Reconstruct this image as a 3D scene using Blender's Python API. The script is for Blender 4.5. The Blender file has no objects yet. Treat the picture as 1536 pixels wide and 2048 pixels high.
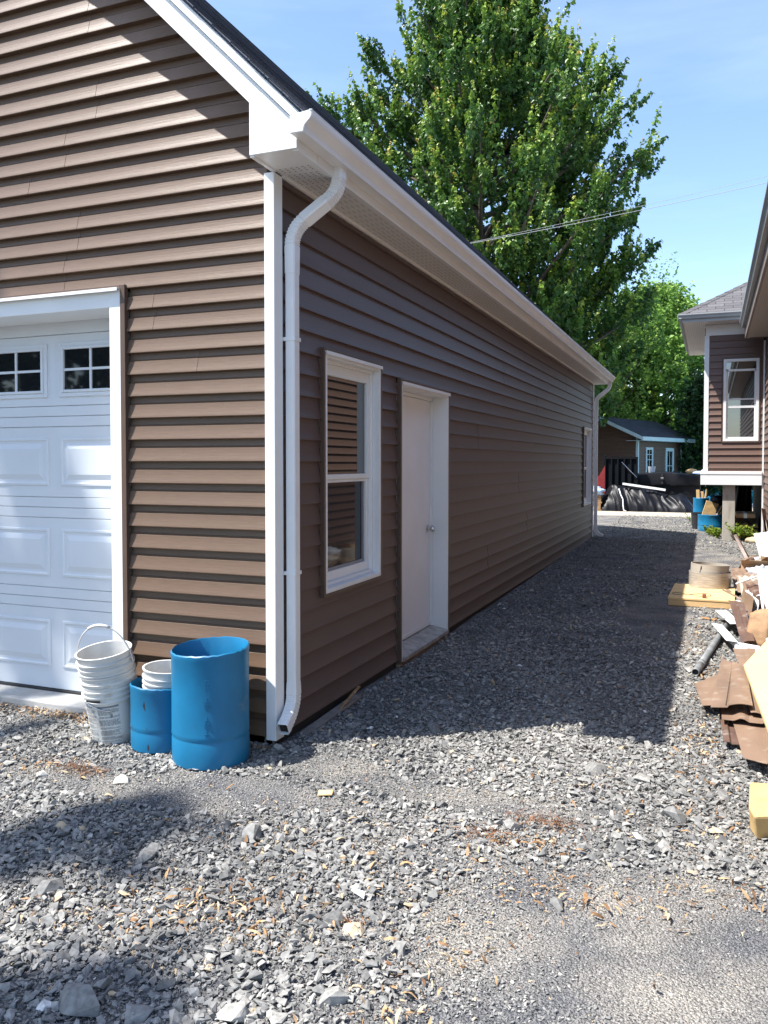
import bpy, bmesh, math, random
import numpy as np
from mathutils import Vector, Matrix, Euler, noise as mnoise
R = math.radians
SC = bpy.context.scene
COL = SC.collection

# ------------------------------------------------------------------ camera, sky, sun, exposure
cam = bpy.data.cameras.new('camera')
cam.sensor_fit = 'AUTO'; cam.sensor_width = 36.0
cam.lens = 1625.6 / 2048 * 36.0
cam.shift_y = -50 / 2048
cam.clip_start = 0.05; cam.clip_end = 3000
camo = bpy.data.objects.new('camera', cam)
camo.location = (2.2113, -3.8919, 1.5189)
camo.rotation_euler = (math.pi / 2 - 0.0304967, 0.0, 0.382985)
COL.objects.link(camo); SC.camera = camo

SUN_DIR = Vector((0.488, 0.342, -1.0)).normalized()      # the way the light travels
ELEV = math.asin(-SUN_DIR.z)
w = bpy.data.worlds.new('World'); SC.world = w; w.use_nodes = True
nt = w.node_tree
bg = nt.nodes['Background']
sky = nt.nodes.new('ShaderNodeTexSky'); sky.sky_type = 'NISHITA'; sky.sun_disc = False
sky.sun_elevation = ELEV
sky.sun_rotation = math.atan2(-SUN_DIR.x, -SUN_DIR.y)
sky.air_density = 1.0; sky.dust_density = 0.8; sky.ozone_density = 3.0
tcw = nt.nodes.new('ShaderNodeTexCoord')
mpw = nt.nodes.new('ShaderNodeMapping'); mpw.inputs['Scale'].default_value = (1.2, 1.2, 7.0)
mpw.inputs['Rotation'].default_value = (0.12, 0.2, 0)
nzw = nt.nodes.new('ShaderNodeTexNoise'); nzw.inputs['Scale'].default_value = 2.2
nzw.inputs['Detail'].default_value = 7; nzw.inputs['Roughness'].default_value = 0.55
rpw = nt.nodes.new('ShaderNodeValToRGB')
rpw.color_ramp.elements[0].position = 0.50; rpw.color_ramp.elements[0].color = (0, 0, 0, 1)
rpw.color_ramp.elements[1].position = 0.78; rpw.color_ramp.elements[1].color = (0.07, 0.07, 0.07, 1)
mxw = nt.nodes.new('ShaderNodeMix'); mxw.data_type = 'RGBA'
mxw.inputs['B'].default_value = (7.5, 8.2, 9.2, 1)
nt.links.new(tcw.outputs['Generated'], mpw.inputs['Vector'])
nt.links.new(mpw.outputs[0], nzw.inputs['Vector'])
nt.links.new(nzw.outputs['Fac'], rpw.inputs['Fac'])
nt.links.new(rpw.outputs[0], mxw.inputs['Factor'])
nt.links.new(sky.outputs[0], mxw.inputs['A'])
nt.links.new(mxw.outputs['Result'], bg.inputs['Color'])
bg.inputs['Strength'].default_value = 0.14

sun = bpy.data.lights.new('sun', 'SUN'); sun.energy = 4.8; sun.angle = R(0.53); sun.color = (1.0, 0.965, 0.915)
suno = bpy.data.objects.new('sun', sun); suno.rotation_euler = SUN_DIR.to_track_quat('-Z', 'Y').to_euler()
suno.location = (-8, -6, 20); COL.objects.link(suno)
SC.view_settings.view_transform = 'Standard'; SC.view_settings.look = 'None'
SC.view_settings.gamma = 1; SC.view_settings.exposure = 1.15
SC.render.engine = 'CYCLES'
SC.cycles.max_bounces = 6; SC.cycles.diffuse_bounces = 3; SC.cycles.glossy_bounces = 3
SC.cycles.transmission_bounces = 4; SC.cycles.transparent_max_bounces = 8
SC.cycles.caustics_reflective = False; SC.cycles.caustics_refractive = False

# ------------------------------------------------------------------ helpers
class MB:
    def __init__(s): s.v = []; s.f = []
    def add(s, vs, fs):
        b = len(s.v); s.v += [tuple(p) for p in vs]; s.f += [tuple(i + b for i in f) for f in fs]; return s
    def quad(s, a, b, c, d): return s.add([a, b, c, d], [(0, 1, 2, 3)])
    def box(s, x0, y0, z0, x1, y1, z1):
        x0, x1 = min(x0, x1), max(x0, x1); y0, y1 = min(y0, y1), max(y0, y1); z0, z1 = min(z0, z1), max(z0, z1)
        return s.add([(x0,y0,z0),(x1,y0,z0),(x1,y1,z0),(x0,y1,z0),(x0,y0,z1),(x1,y0,z1),(x1,y1,z1),(x0,y1,z1)],
              [(0,3,2,1),(4,5,6,7),(0,1,5,4),(1,2,6,5),(2,3,7,6),(3,0,4,7)])
    def obox(s, c, ax, ay, az):      # oriented box: centre and three half axes
        c, ax, ay, az = Vector(c), Vector(ax), Vector(ay), Vector(az)
        vs = [c + i*ax + j*ay + k*az for k in (-1,1) for (i,j) in ((-1,-1),(1,-1),(1,1),(-1,1))]
        return s.add(vs, [(0,3,2,1),(4,5,6,7),(0,1,5,4),(1,2,6,5),(2,3,7,6),(3,0,4,7)])
    def extr(s, pts, off):           # closed polygon swept by a vector, capped
        off = Vector(off); n = len(pts)
        a = [Vector(p) for p in pts]; b = [p + off for p in a]
        return s.add(a + b, [tuple(range(n - 1, -1, -1)), tuple(range(n, 2*n))] + [(i, (i+1) % n, n + (i+1) % n, n + i) for i in range(n)])
    def tube(s, path, r, n=8, caps=True, up=(0, 0, 1)):
        path = [Vector(p) for p in path]; rs = r if isinstance(r, (list, tuple)) else [r]*len(path)
        rings = []; prev = None
        for i, p in enumerate(path):
            t = (path[min(i+1, len(path)-1)] - path[max(i-1, 0)]).normalized()
            if prev is None:
                u = Vector(up) if abs(t.dot(Vector(up))) < .95 else Vector((1, 0, 0))
                x = t.cross(u).normalized()
            else: x = (prev - t * prev.dot(t)).normalized()
            y = t.cross(x); prev = x
            rings.append([p + rs[i]*(math.cos(2*math.pi*k/n)*x + math.sin(2*math.pi*k/n)*y) for k in range(n)])
        vs = [q for r_ in rings for q in r_]; fs = []
        for i in range(len(rings)-1):
            for k in range(n): fs.append((i*n+k, i*n+(k+1) % n, (i+1)*n+(k+1) % n, (i+1)*n+k))
        if caps: fs += [tuple(range(n-1, -1, -1)), tuple(range((len(rings)-1)*n, len(rings)*n))]
        return s.add(vs, fs)
    def lathe(s, prof, n=32, c=(0, 0, 0), sx=1, sy=1):
        vs = []; fs = []
        for (r, z) in prof:
            for k in range(n):
                a = 2*math.pi*k/n; vs.append((c[0]+sx*r*math.cos(a), c[1]+sy*r*math.sin(a), c[2]+z))
        for i in range(len(prof)-1):
            for k in range(n): fs.append((i*n+k, i*n+(k+1) % n, (i+1)*n+(k+1) % n, (i+1)*n+k))
        return s.add(vs, fs)
    def build(s, name, mat, parent=None, smooth=False, bevel=0, seg=2, recalc=True):
        me = bpy.data.meshes.new(name); me.from_pydata(s.v, [], s.f); me.update()
        if recalc:
            bm = bmesh.new(); bm.from_mesh(me); bmesh.ops.recalc_face_normals(bm, faces=bm.faces); bm.to_mesh(me); bm.free()
        me.materials.append(mat)
        if smooth: me.polygons.foreach_set('use_smooth', [True]*len(me.polygons))
        o = bpy.data.objects.new(name, me); COL.objects.link(o)
        if parent is not None: o.parent = parent
        if bevel:
            b = o.modifiers.new('bevel', 'BEVEL'); b.width = bevel; b.segments = seg; b.limit_method = 'ANGLE'; b.angle_limit = R(40)
        if smooth == 'auto':
            es = o.modifiers.new('split', 'EDGE_SPLIT'); es.split_angle = R(35)
        return o

def tag(o, label, cat, group=None):
    o['label'] = label; o['category'] = cat
    if group: o['group'] = group
    return o
def thing(name, label, cat, loc=(0, 0, 0), rz=0, group=None):
    o = bpy.data.objects.new(name, None); o.location = loc; o.rotation_euler = (0, 0, rz); o.empty_display_size = .2
    COL.objects.link(o); return tag(o, label, cat, group)
def struct(o, kind='structure'): o['kind'] = kind; return o
def copy_tree(o, parent=None):
    c = o.copy(); COL.objects.link(c)
    if parent is not None: c.parent = parent
    for ch in list(o.children): copy_tree(ch, c)
    return c

def gz(x, y):
    if y < 3: b = -.06
    elif y < 14: b = -.06 + (y-3)/11*.09
    elif y < 19: b = .03 + (y-14)/5*.05
    else: b = .08
    return b + (.010*mnoise.noise((x*1.3, y*1.3, 0)) + .006*mnoise.noise((x*4, y*4, 3)) if y < 12 else 0)

# ---- materials
MATS = {}
def mat(name, col, rough=.6, var=0, scale=6, detail=4, stretch=(1, 1, 1), bump=0, bscale=None, spec=.5, metal=0, col2=None, lo=.35, hi=.65, coat=0, coords='Object', ior=None):
    m = bpy.data.materials.new(name); m.use_nodes = True; t = m.node_tree; b = t.nodes['Principled BSDF']
    b.inputs['Roughness'].default_value = rough; b.inputs['Metallic'].default_value = metal
    b.inputs['Specular IOR Level'].default_value = spec
    if ior: b.inputs['IOR'].default_value = ior
    if coat: b.inputs['Coat Weight'].default_value = coat; b.inputs['Coat Roughness'].default_value = .1
    c = (*col, 1); b.inputs['Base Color'].default_value = c
    if var or bump or col2:
        tc = t.nodes.new('ShaderNodeTexCoord'); mp = t.nodes.new('ShaderNodeMapping'); mp.inputs['Scale'].default_value = stretch
        t.links.new(tc.outputs[coords], mp.inputs['Vector'])
        nz = t.nodes.new('ShaderNodeTexNoise'); nz.inputs['Scale'].default_value = scale; nz.inputs['Detail'].default_value = detail
        t.links.new(mp.outputs[0], nz.inputs['Vector'])
        if var or col2:
            rp = t.nodes.new('ShaderNodeValToRGB'); e = rp.color_ramp.elements
            e[0].position = lo; e[1].position = hi
            c1 = tuple(min(1, x*(1-var)) for x in col); c2 = col2 if col2 else tuple(min(1, x*(1+var)) for x in col)
            e[0].color = (*c1, 1); e[1].color = (*c2, 1)
            t.links.new(nz.outputs['Fac'], rp.inputs['Fac']); t.links.new(rp.outputs[0], b.inputs['Base Color'])
        if bump:
            bn = t.nodes.new('ShaderNodeBump'); bn.inputs['Strength'].default_value = bump; bn.inputs['Distance'].default_value = .01
            if bscale:
                n2 = t.nodes.new('ShaderNodeTexNoise'); n2.inputs['Scale'].default_value = bscale; n2.inputs['Detail'].default_value = 5
                t.links.new(mp.outputs[0], n2.inputs['Vector']); t.links.new(n2.outputs['Fac'], bn.inputs['Height'])
            else: t.links.new(nz.outputs['Fac'], bn.inputs['Height'])
            t.links.new(bn.outputs[0], b.inputs['Normal'])
    MATS[name] = m; return m

def grain_mat(name, col, sc, rough=.42, var=.10):
    return mat(name, col, rough, var=var, scale=1.0, detail=6, stretch=sc, bump=.10, spec=.5)
M_sid_f = grain_mat('brown_siding_sunlit_tone', (.134, .084, .053), (9, 9, 320))  # same siding as the long wall, with its sunlit tone painted in
M_sid_s = mat('brown_siding_shade_tone', (.110, .076, .066), .44, var=.07, scale=1.0, detail=5, stretch=(6, 6, 260), bump=.05, spec=.36)  # shaded copy of the gable siding; the shade is in the colour
M_sid_n = mat('brown_siding_house', (.145, .088, .066), .5, var=.08, scale=1.0, detail=5, stretch=(6, 6, 200), bump=.05)
M_sid_shed = mat('brown_siding_shed', (.13, .085, .06), .55, var=.12, scale=2.0, stretch=(2, 2, 20))
M_bjch = mat('brown_trim', (.11, .07, .05), .4, var=.05, scale=8)
M_white = mat('white_trim', (.80, .81, .80), .38, var=.025, scale=3, bump=.02, bscale=30)
M_whited = mat('white_door_paint', (.83, .83, .84), .42, var=.03, scale=2.5, bump=.03, bscale=220)
M_gdoor = mat('overhead_door_paint', (.64, .67, .70), .42, var=.03, scale=2.5, bump=.03, bscale=220)
M_gutter = mat('white_gutter', (.78, .78, .77), .33, var=.03, scale=4, bump=.02, bscale=9)
M_wall_in = mat('dark_cavity', (.02, .018, .016), .9)  # near-black colour stands in for the unlit insides of walls and openings
M_shingle = None
def shingle_mat(name, c1, c2, sx=1.0, rot=(0, 0, 0), br=(.3, .14)):
    m = bpy.data.materials.new(name); m.use_nodes = True; t = m.node_tree; b = t.nodes['Principled BSDF']
    b.inputs['Roughness'].default_value = .85
    tc = t.nodes.new('ShaderNodeTexCoord'); mp = t.nodes.new('ShaderNodeMapping'); mp.inputs['Rotation'].default_value = rot
    bt = t.nodes.new('ShaderNodeTexBrick'); bt.inputs['Scale'].default_value = sx
    bt.inputs['Brick Width'].default_value = br[0]; bt.inputs['Row Height'].default_value = br[1]; bt.inputs['Mortar Size'].default_value = .006
    bt.inputs['Color1'].default_value = (*c1, 1); bt.inputs['Color2'].default_value = (*c2, 1); bt.inputs['Mortar'].default_value = (c1[0]*.25, c1[1]*.25, c1[2]*.25, 1)
    nz = t.nodes.new('ShaderNodeTexNoise'); nz.inputs['Scale'].default_value = 160; nz.inputs['Detail'].default_value = 2
    mx = t.nodes.new('ShaderNodeMix'); mx.data_type = 'RGBA'; mx.blend_type = 'MULTIPLY'; mx.inputs['Factor'].default_value = .8
    rp = t.nodes.new('ShaderNodeValToRGB'); rp.color_ramp.elements[0].position = .3; rp.color_ramp.elements[0].color = (.45, .45, .45, 1); rp.color_ramp.elements[1].color = (1.5, 1.5, 1.5, 1); rp.color_ramp.elements[1].position = .7
    bn = t.nodes.new('ShaderNodeBump'); bn.inputs['Strength'].default_value = .6; bn.inputs['Distance'].default_value = .01
    L = t.links.new
    L(tc.outputs['UV'], mp.inputs['Vector']); L(mp.outputs[0], bt.inputs['Vector']); L(tc.outputs['Object'], nz.inputs['Vector'])
    L(nz.outputs['Fac'], rp.inputs['Fac']); L(bt.outputs['Color'], mx.inputs['A']); L(rp.outputs[0], mx.inputs['B'])
    L(mx.outputs['Result'], b.inputs['Base Color'])
    L(bt.outputs['Fac'], bn.inputs['Height']); bn.invert = True; L(bn.outputs[0], b.inputs['Normal'])
    return m
M_shingle = shingle_mat('dark_shingle', (.075, .088, .118), (.105, .120, .155))
M_shingle_n = shingle_mat('grey_shingle', (.085, .08, .084), (.125, .118, .122))
def planar_uv(o, au, av):
    me = o.data; uv = me.uv_layers.new(name='UVMap'); au, av = Vector(au), Vector(av)
    for p in me.polygons:
        for li in p.loop_indices:
            c = me.vertices[me.loops[li].vertex_index].co; uv.data[li].uv = (c.dot(au), c.dot(av))

def glass_mat(name, col=(.012, .014, .016), rough=.02, ior=2.6):
    return mat(name, col, rough, spec=.5, ior=ior)
M_glass = glass_mat('window_glass')
M_glass_g = glass_mat('garage_glass', (.010, .012, .014), .03, 1.5)
M_screen = mat('insect_screen', (.024, .025, .030), .04, spec=.3, ior=1.45)
M_conc = mat('concrete', (.42, .41, .385), .9, var=.16, scale=5, detail=8, bump=.25, bscale=60)
M_concd = mat('foundation_concrete', (.24, .22, .195), .95, var=.3, scale=7, detail=8, bump=.5, bscale=40)
M_steel = mat('brushed_nickel', (.6, .6, .6), .25, metal=1)
M_rubber = mat('black_rubber', (.018, .018, .02), .7)
M_alu = mat('mill_threshold', (.42, .40, .37), .45, var=.25, scale=14, metal=.4)

def soffit_mat(name, base, dark, du=.034, band=.10, axis='x'):
    # perforated soffit: small round holes in strips, a V groove every panel width
    m = bpy.data.materials.new(name); m.use_nodes = True; t = m.node_tree; b = t.nodes['Principled BSDF']
    b.inputs['Roughness'].default_value = .45
    N = t.nodes.new; L = t.links.new
    tc = N('ShaderNodeTexCoord'); sp = N('ShaderNodeSeparateXYZ'); L(tc.outputs['Object'], sp.inputs[0])
    def mth(op, a, b_=None):
        n = N('ShaderNodeMath'); n.operation = op
        for i, v in enumerate((a, b_)):
            if v is None: continue
            if isinstance(v, (int, float)): n.inputs[i].default_value = v
            else: L(v, n.inputs[i])
        return n.outputs[0]
    X, Y = (sp.outputs['X'], sp.outputs['Y']) if axis == 'x' else (sp.outputs['Y'], sp.outputs['X'])
    fx = mth('SUBTRACT', mth('FRACT', mth('DIVIDE', mth('ADD', X, 50), du)), .5)
    fy = mth('SUBTRACT', mth('FRACT', mth('DIVIDE', mth('ADD', Y, 50), du*.75)), .5)
    d = mth('SQRT', mth('ADD', mth('MULTIPLY', fx, fx), mth('MULTIPLY', mth('MULTIPLY', fy, fy), .56)))
    hole = mth('LESS_THAN', d, .17)
    by = mth('FRACT', mth('DIVIDE', mth('ADD', Y, 50), band))
    strip = mth('MULTIPLY', mth('GREATER_THAN', by, .14), mth('LESS_THAN', by, .80))
    f = mth('MULTIPLY', hole, strip)
    mx = N('ShaderNodeMix'); mx.data_type = 'RGBA'; mx.inputs['A'].default_value = (*base, 1); mx.inputs['B'].default_value = (*dark, 1)
    L(f, mx.inputs['Factor']); L(mx.outputs['Result'], b.inputs['Base Color'])
    g = mth('LESS_THAN', by, .07)
    bn = N('ShaderNodeBump'); bn.inputs['Strength'].default_value = .8; bn.inputs['Distance'].default_value = .006; bn.invert = True
    L(g, bn.inputs['Height']); L(bn.outputs[0], b.inputs['Normal'])
    return m
M_soffit = soffit_mat('white_vented_soffit', (.76, .75, .73), (.22, .21, .2))
M_soffit_n = soffit_mat('beige_vented_soffit', (.55, .48, .40), (.2, .16, .13), du=.03, band=.06, axis='x')

# ---- lap siding in courses, cut round openings
EXP = .127
PROF = [(0, .0198), (.03, .0204), (.10, .0180), (.22, .0138), (.36, .0100), (.52, .0068), (.70, .0040), (.86, .0022), (1.0, .0012)]
PROF_LAP = PROF
PROF_SHADE_GROOVE = [(0, .0215), (.03, .0220), (.10, .0198), (.22, .0155), (.36, .0112), (.50, .0078), (.60, .0058), (.64, -.002), (.70, -.010), (1.0, -.014)]  # gable only: groove added to the same lap to deepen its shadow bands
def prof_out(s):
    for (a, oa), (b, ob) in zip(PROF, PROF[1:]):
        if s <= b: return oa + (ob-oa)*(s-a)/(b-a)
    return PROF[-1][1]
def siding(org, U, N, u0, u1, z0, z1, openings=(), u1f=None, u0f=None, seams=(), E_=EXP, zoff=0):
    mb = MB(); org, U, N = Vector(org), Vector(U), Vector(N)
    k0 = int(math.floor((z0-zoff)/E_ + 1e-6)); k1 = int(math.ceil((z1-zoff)/E_ - 1e-6))
    def P(u, o, z): return org + U*u + N*o + Vector((0, 0, z))
    def piece(a, b, zb, za, zc, ext=0):
        # profile part between heights za..zc of the course whose bottom is zb
        if b - a < 1e-4 or zc - za < 1e-4: return
        zs = [za] + [zb + s*E_ for s, _ in PROF if za + 1e-5 < zb + s*E_ < zc - 1e-5] + [zc]
        pts = [(prof_out((z-zb)/E_) + ext, z) for z in zs]
        pts = [(min(0.0, PROF[-1][1]), za)] + pts
        va = [P(a, o, z) for o, z in pts]; vb = [P(b, o, z) for o, z in pts]; n = len(pts)
        mb.add(va + vb, [(i, i+1, n+i+1, n+i) for i in range(n-1)])
        mb.add(va, [tuple(range(n))] if n > 2 else []); mb.add(vb, [tuple(range(n-1, -1, -1))] if n > 2 else [])
    for k in range(k0, k1):
        zb = zoff + k*E_; zt = min(zb + E_, z1)
        a = u0f(zb) if u0f else u0; b = u1f(zb) if u1f else u1
        if b - a < .02: continue
        cuts = sorted({a, b} | {u for o in openings for u in o[:2] if a < u < b} | {s for (s, ks) in seams if k in ks and a < s < b})
        for ua, ub in zip(cuts, cuts[1:]):
            um = (ua+ub)/2
            sm = [s for (s, ks) in seams if k in ks and a < s < b]
            ext = .0016 if (sm and um > sm[0]) else 0
            segs = [(max(zb, z0), zt)]
            for (oa, ob, oz0, oz1) in openings:
                if oa < um < ob:
                    ns = []
                    for (p, q) in segs:
                        if oz1 <= p or oz0 >= q: ns.append((p, q)); continue
                        if oz0 > p: ns.append((p, oz0))
                        if oz1 < q: ns.append((oz1, q))
                    segs = ns
            for (p, q) in segs: piece(ua, ub, zb, p, q, ext)
    return mb
def slab_open(mb, org, U, N, u0, u1, z0, z1, d0, d1, openings):
    # backing wall split round its openings, d0..d1 along the outward normal
    org, U, N = Vector(org), Vector(U), Vector(N)
    us = sorted({u0, u1} | {u for o in openings for u in o[:2]})
    for a, b in zip(us, us[1:]):
        segs = [(z0, z1)]
        for (oa, ob, p, q) in openings:
            if oa <= (a+b)/2 <= ob: segs = [s for (s0, s1) in segs for s in ((s0, min(s1, p)), (max(s0, q), s1)) if s[1]-s[0] > 1e-4]
        for (p, q) in segs:
            mb.obox(org + U*(a+b)/2 + N*(d0+d1)/2 + Vector((0, 0, (p+q)/2)), U*(b-a)/2, N*abs(d1-d0)/2, (0, 0, (q-p)/2))
    return mb
def mw(o): return (mw(o.parent) @ o.matrix_parent_inverse @ o.matrix_basis) if o.parent else o.matrix_basis.copy()
def W(mb, name, m, parent, **k):          # a part given in world coordinates
    o = mb.build(name, m, None, **k); o.parent = parent; o.matrix_parent_inverse = mw(parent).inverted(); return o
def rect_tube(path, w_, h_, side, rib=None):
    """rectangular pipe along a path; side = fixed width direction; rib(i) scales a ring"""
    mb = MB(); path = [Vector(p) for p in path]; side = Vector(side).normalized(); n = len(path); vs = []
    for i, p in enumerate(path):
        t = (path[min(i+1, n-1)] - path[max(i-1, 0)]).normalized(); d = t.cross(side).normalized(); s2 = d.cross(t).normalized()
        k = rib[i] if rib else 1
        c = .22
        a, b = w_/2*k, h_/2*k
        for (i1, j1) in ((-1, -1+c), (-1+c, -1), (1-c, -1), (1, -1+c), (1, 1-c), (1-c, 1), (-1+c, 1), (-1, 1-c)):
            vs.append(p + s2*a*i1 + d*b*j1)
    fs = [(i*8+k, i*8+(k+1) % 8, (i+1)*8+(k+1) % 8, (i+1)*8+k) for i in range(n-1) for k in range(8)]
    mb.add(vs, fs); return mb
def arc(c, p0, p1, n):      # points from p0 to p1 round centre c (spherical blend)
    c = Vector(c); a, b = Vector(p0)-c, Vector(p1)-c; th = a.angle(b); out = []
    for i in range(n+1):
        t = i/n; out.append(c + (a*math.sin((1-t)*th) + b*math.sin(t*th))/math.sin(th))
    return out

# ================================================================== GARAGE
GW = 7.3; YB = 12.9; CR = 3.565; RX = -GW/2            # width, rear wall, roof plane z + x = CR, ridge
gar = thing('garage', 'long dark brown sided garage with white trim, steep shingled roof and white overhead door', 'garage', (-3.65, 6.4, -.06))
gd_op = (.985, 6.31, -.2, 2.557)       # overhead door opening incl. trim (u along -x)
FO = Vector((0, .019, 0)); FU = Vector((-1, 0, 0)); FN = Vector((0, -1, 0))
def fu0(z): return max(.045, z + .127 - 3.525)
def fu1(z): return min(GW-.045, GW - (z + .127 - 3.525))
seams = [(1.46, (20, 21)), (1.44, (26, 27)), (1.73, (25,)), (.80, (18, 19)), (1.20, (28, 29)), (2.2, (30, 31)), (1.35, (22, 23)), (.5, (16,)), (1.25, (32, 33))]
PROF = PROF_SHADE_GROOVE
g = siding(FO, FU, FN, .045, GW-.045, 0, 7.4, [gd_op], u1f=fu1, u0f=fu0, seams=seams)
PROF = PROF_LAP
W(g, 'gable_wall', M_sid_f, gar)
WIN = (.575, 1.51, .69, 2.215); DOOR = (1.885, 3.135, -.06, 2.155); WIN2 = (11.455, 12.47, .69, 2.18)
SO = Vector((-.019, 0, 0)); SU = Vector((0, 1, 0)); SN = Vector((1, 0, 0))
seam2 = [(4.6, (3, 4)), (7.9, (3, 4)), (6.1, (9, 10)), (4.2, (13, 14)), (8.8, (13, 14)), (5.3, (19, 20)), (9.6, (21, 22)), (7.2, (17, 18)), (6.6, (5, 6))]
g = siding(SO, SU, SN, .07, YB-.07, 0, 3.11, [WIN, DOOR, WIN2], seams=seam2)
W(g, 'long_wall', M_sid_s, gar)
mb = MB()
slab_open(mb, FO, FU, FN, .02, GW-.02, -.25, 3.3, -.25, -.022, [(.985, 6.31, -.3, 2.557)])
slab_open(mb, SO, SU, SN, .08, YB-.02, -.25, 3.15, -.20, -.002, [WIN, DOOR, WIN2])
mb.box(-GW, .1, -.2, -GW+.1, YB, 3.2); mb.box(-GW, YB-.12, -.2, -.02, YB-.02, 3.2)
mb.extr([(-.1, .05, 3.3), (-GW+.1, .05, 3.3), (RX, .05, 3.3+GW/2-.1)], (0, .08, 0))
mb.extr([(-.1, YB-.1, 3.2), (-GW+.1, YB-.1, 3.2), (RX, YB-.1, 3.2+GW/2-.1)], (0, .08, 0))
W(mb, 'wall_core', M_wall_in, gar)
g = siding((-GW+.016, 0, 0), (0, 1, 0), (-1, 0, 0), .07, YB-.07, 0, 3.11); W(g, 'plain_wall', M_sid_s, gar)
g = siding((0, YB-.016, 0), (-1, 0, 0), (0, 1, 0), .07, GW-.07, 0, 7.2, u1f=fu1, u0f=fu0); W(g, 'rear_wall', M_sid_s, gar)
mb = MB()
mb.box(-.985+.9, .035, -.6, -.03, .25, -.004)
mb.box(-.985, .035, -.6, -.085, .25, -.004); mb.box(-.22, .035, -.6, -.035, YB-.03, -.006); mb.box(-GW+.03, YB-.25, -.6, -.22, YB-.035, -.006)
W(mb, 'foundation', M_concd, gar, bevel=.006)
# corner posts
for (x, y, sx, sy) in ((0, 0, 1, 1), (0, YB, 1, -1), (-GW, 0, -1, 1), (-GW, YB, -1, -1)):
    mb = MB(); t = .022; h = 3.085; z0 = -.018
    mb.extr([(x+sx*.006, y-sy*.006, z0), (x-sx*.057, y-sy*.006, z0), (x-sx*.057, y+sy*(t-.006), z0), (x-sx*(t-.006), y+sy*(t-.006), z0),
             (x-sx*(t-.006), y+sy*.088, z0), (x+sx*.006, y+sy*.088, z0)], (0, 0, h-z0))
    W(mb, 'corner_post', M_white, gar, bevel=.004)
# roof: two slopes with shingle butts at the edges
YF, YR = -.243, YB+.243
mb = MB()
th = .035
def slope_pts(y, c=CR): return
for sgn in (1, -1):
    X = (lambda x: x) if sgn == 1 else (lambda x: 2*RX - x)
    a0 = (X(.335), CR-.335); a1 = (X(RX), CR-RX)
    mb.add([(a0[0], YF, a0[1]), (a1[0], YF, a1[1]), (a1[0], YR, a1[1]), (a0[0], YR, a0[1]),
            (a0[0]-sgn*th*.7, YF, a0[1]-th*.7), (a1[0], YF, a1[1]-th*1.4), (a1[0], YR, a1[1]-th*1.4), (a0[0]-sgn*th*.7, YR, a0[1]-th*.7)],
           [(0, 1, 2, 3), (4, 7, 6, 5), (0, 4, 5, 1), (3, 2, 6, 7), (0, 3, 7, 4)])
roof = W(mb, 'roof', M_shingle, gar)
planar_uv(roof, (0, 1, 0), (-.7071, 0, .7071))
# each shingle course: a thin butt strip whose ragged end shows along the rake
mb = MB(); rnd = random.Random(4)
nC = 36; ln = (CR-RX - (CR-.335))*math.sqrt(2)
for k in range(nC):
    s0 = ln*k/nC; s1 = ln*(k+1)/nC
    def q(s, y, o):   # o = height above the slope
        return (.335 - s*.7071 + o*.7071, y, CR-.335 + s*.7071 + o*.7071)
    ov = rnd.uniform(.020, .028)
    mb.add([q(s0-.01, YF-ov, .008), q(s1, YF-ov, .003), q(s1, YR+ov, .003), q(s0-.01, YR+ov, .008), q(s0-.01, YF-ov, .002), q(s1, YF-ov, .001), q(s1, YR+ov, .001), q(s0-.01, YR+ov, .002)],
           [(0, 1, 2, 3), (0, 3, 7, 4), (0, 4, 5, 1), (3, 2, 6, 7)])
o = W(mb, 'shingle_course', M_shingle, roof); planar_uv(o, (0, 1, 0), (-.7071, 0, .7071))
# rake boards, drip trim, boxed eave returns (front and rear)
for (yf, dy) in ((-.227, .235), (YB-.008, .235)):
    for sgn in (1, -1):
        X = (lambda x: x) if sgn == 1 else (lambda x: 2*RX - x)
        mb = MB(); lo, up = 3.353, 3.484
        mb.extr([(X(-.009), yf, lo+.009), (X(.076), yf, up-.076), (X(RX), yf, up-RX), (X(RX), yf, lo-RX)], (0, dy, 0))
        W(mb, 'rake_board', M_white, gar)
        mb = MB()
        ye = yf - .002 if yf < 0 else yf + .002
        mb.extr([(X(-.011), ye, 3.364-.002), (X(-.011), ye, 3.095), (X(.263), ye, 3.095), (X(.263), ye, up-.263), (X(.0765), ye, up-.0765)], (0, dy if yf < 0 else dy-.004, 0))
        W(mb, 'eave_return', M_white, gar, bevel=.002)
        mb = MB(); yd = yf - .020 if yf < 0 else yf
        mb.extr([(X(.29), yd, up+.004-.29), (X(.29), yd, CR-.014-.29), (X(RX), yd, CR-.014-RX), (X(RX), yd, up+.004-RX)], (0, dy+.020, 0))
        W(mb, 'drip_trim', M_white, gar, bevel=.003)
mb = MB()   # soffit, fascia on both eaves
for sgn in (1, -1):
    X = (lambda x: x) if sgn == 1 else (lambda x: 2*RX - x)
    mb = MB(); mb.box(X(-.008), .012, 3.098, X(.258), YB+.2, 3.112); W(mb, 'soffit', M_soffit, gar)
mb = MB()
mb.box(-.004, .095, 3.080, .012, YB-.09, 3.0975); mb.box(.232, -.21, 3.088, .2615, YB+.2, 3.0975)
mb.box(-.009, -.222, 3.086, .012, .01, 3.0975); mb.box(.012, -.222, 3.0985, .2565, .0115, 3.11)
W(mb, 'soffit_channel', M_white, gar)
mb = MB()
for sgn in (1, -1):
    X = (lambda x: x) if sgn == 1 else (lambda x: 2*RX - x)
    mb = MB(); mb.box(X(.2455), .012, 3.0965, X(.2625), YB+.2, 3.27); W(mb, 'fascia', M_white, gar)
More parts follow.
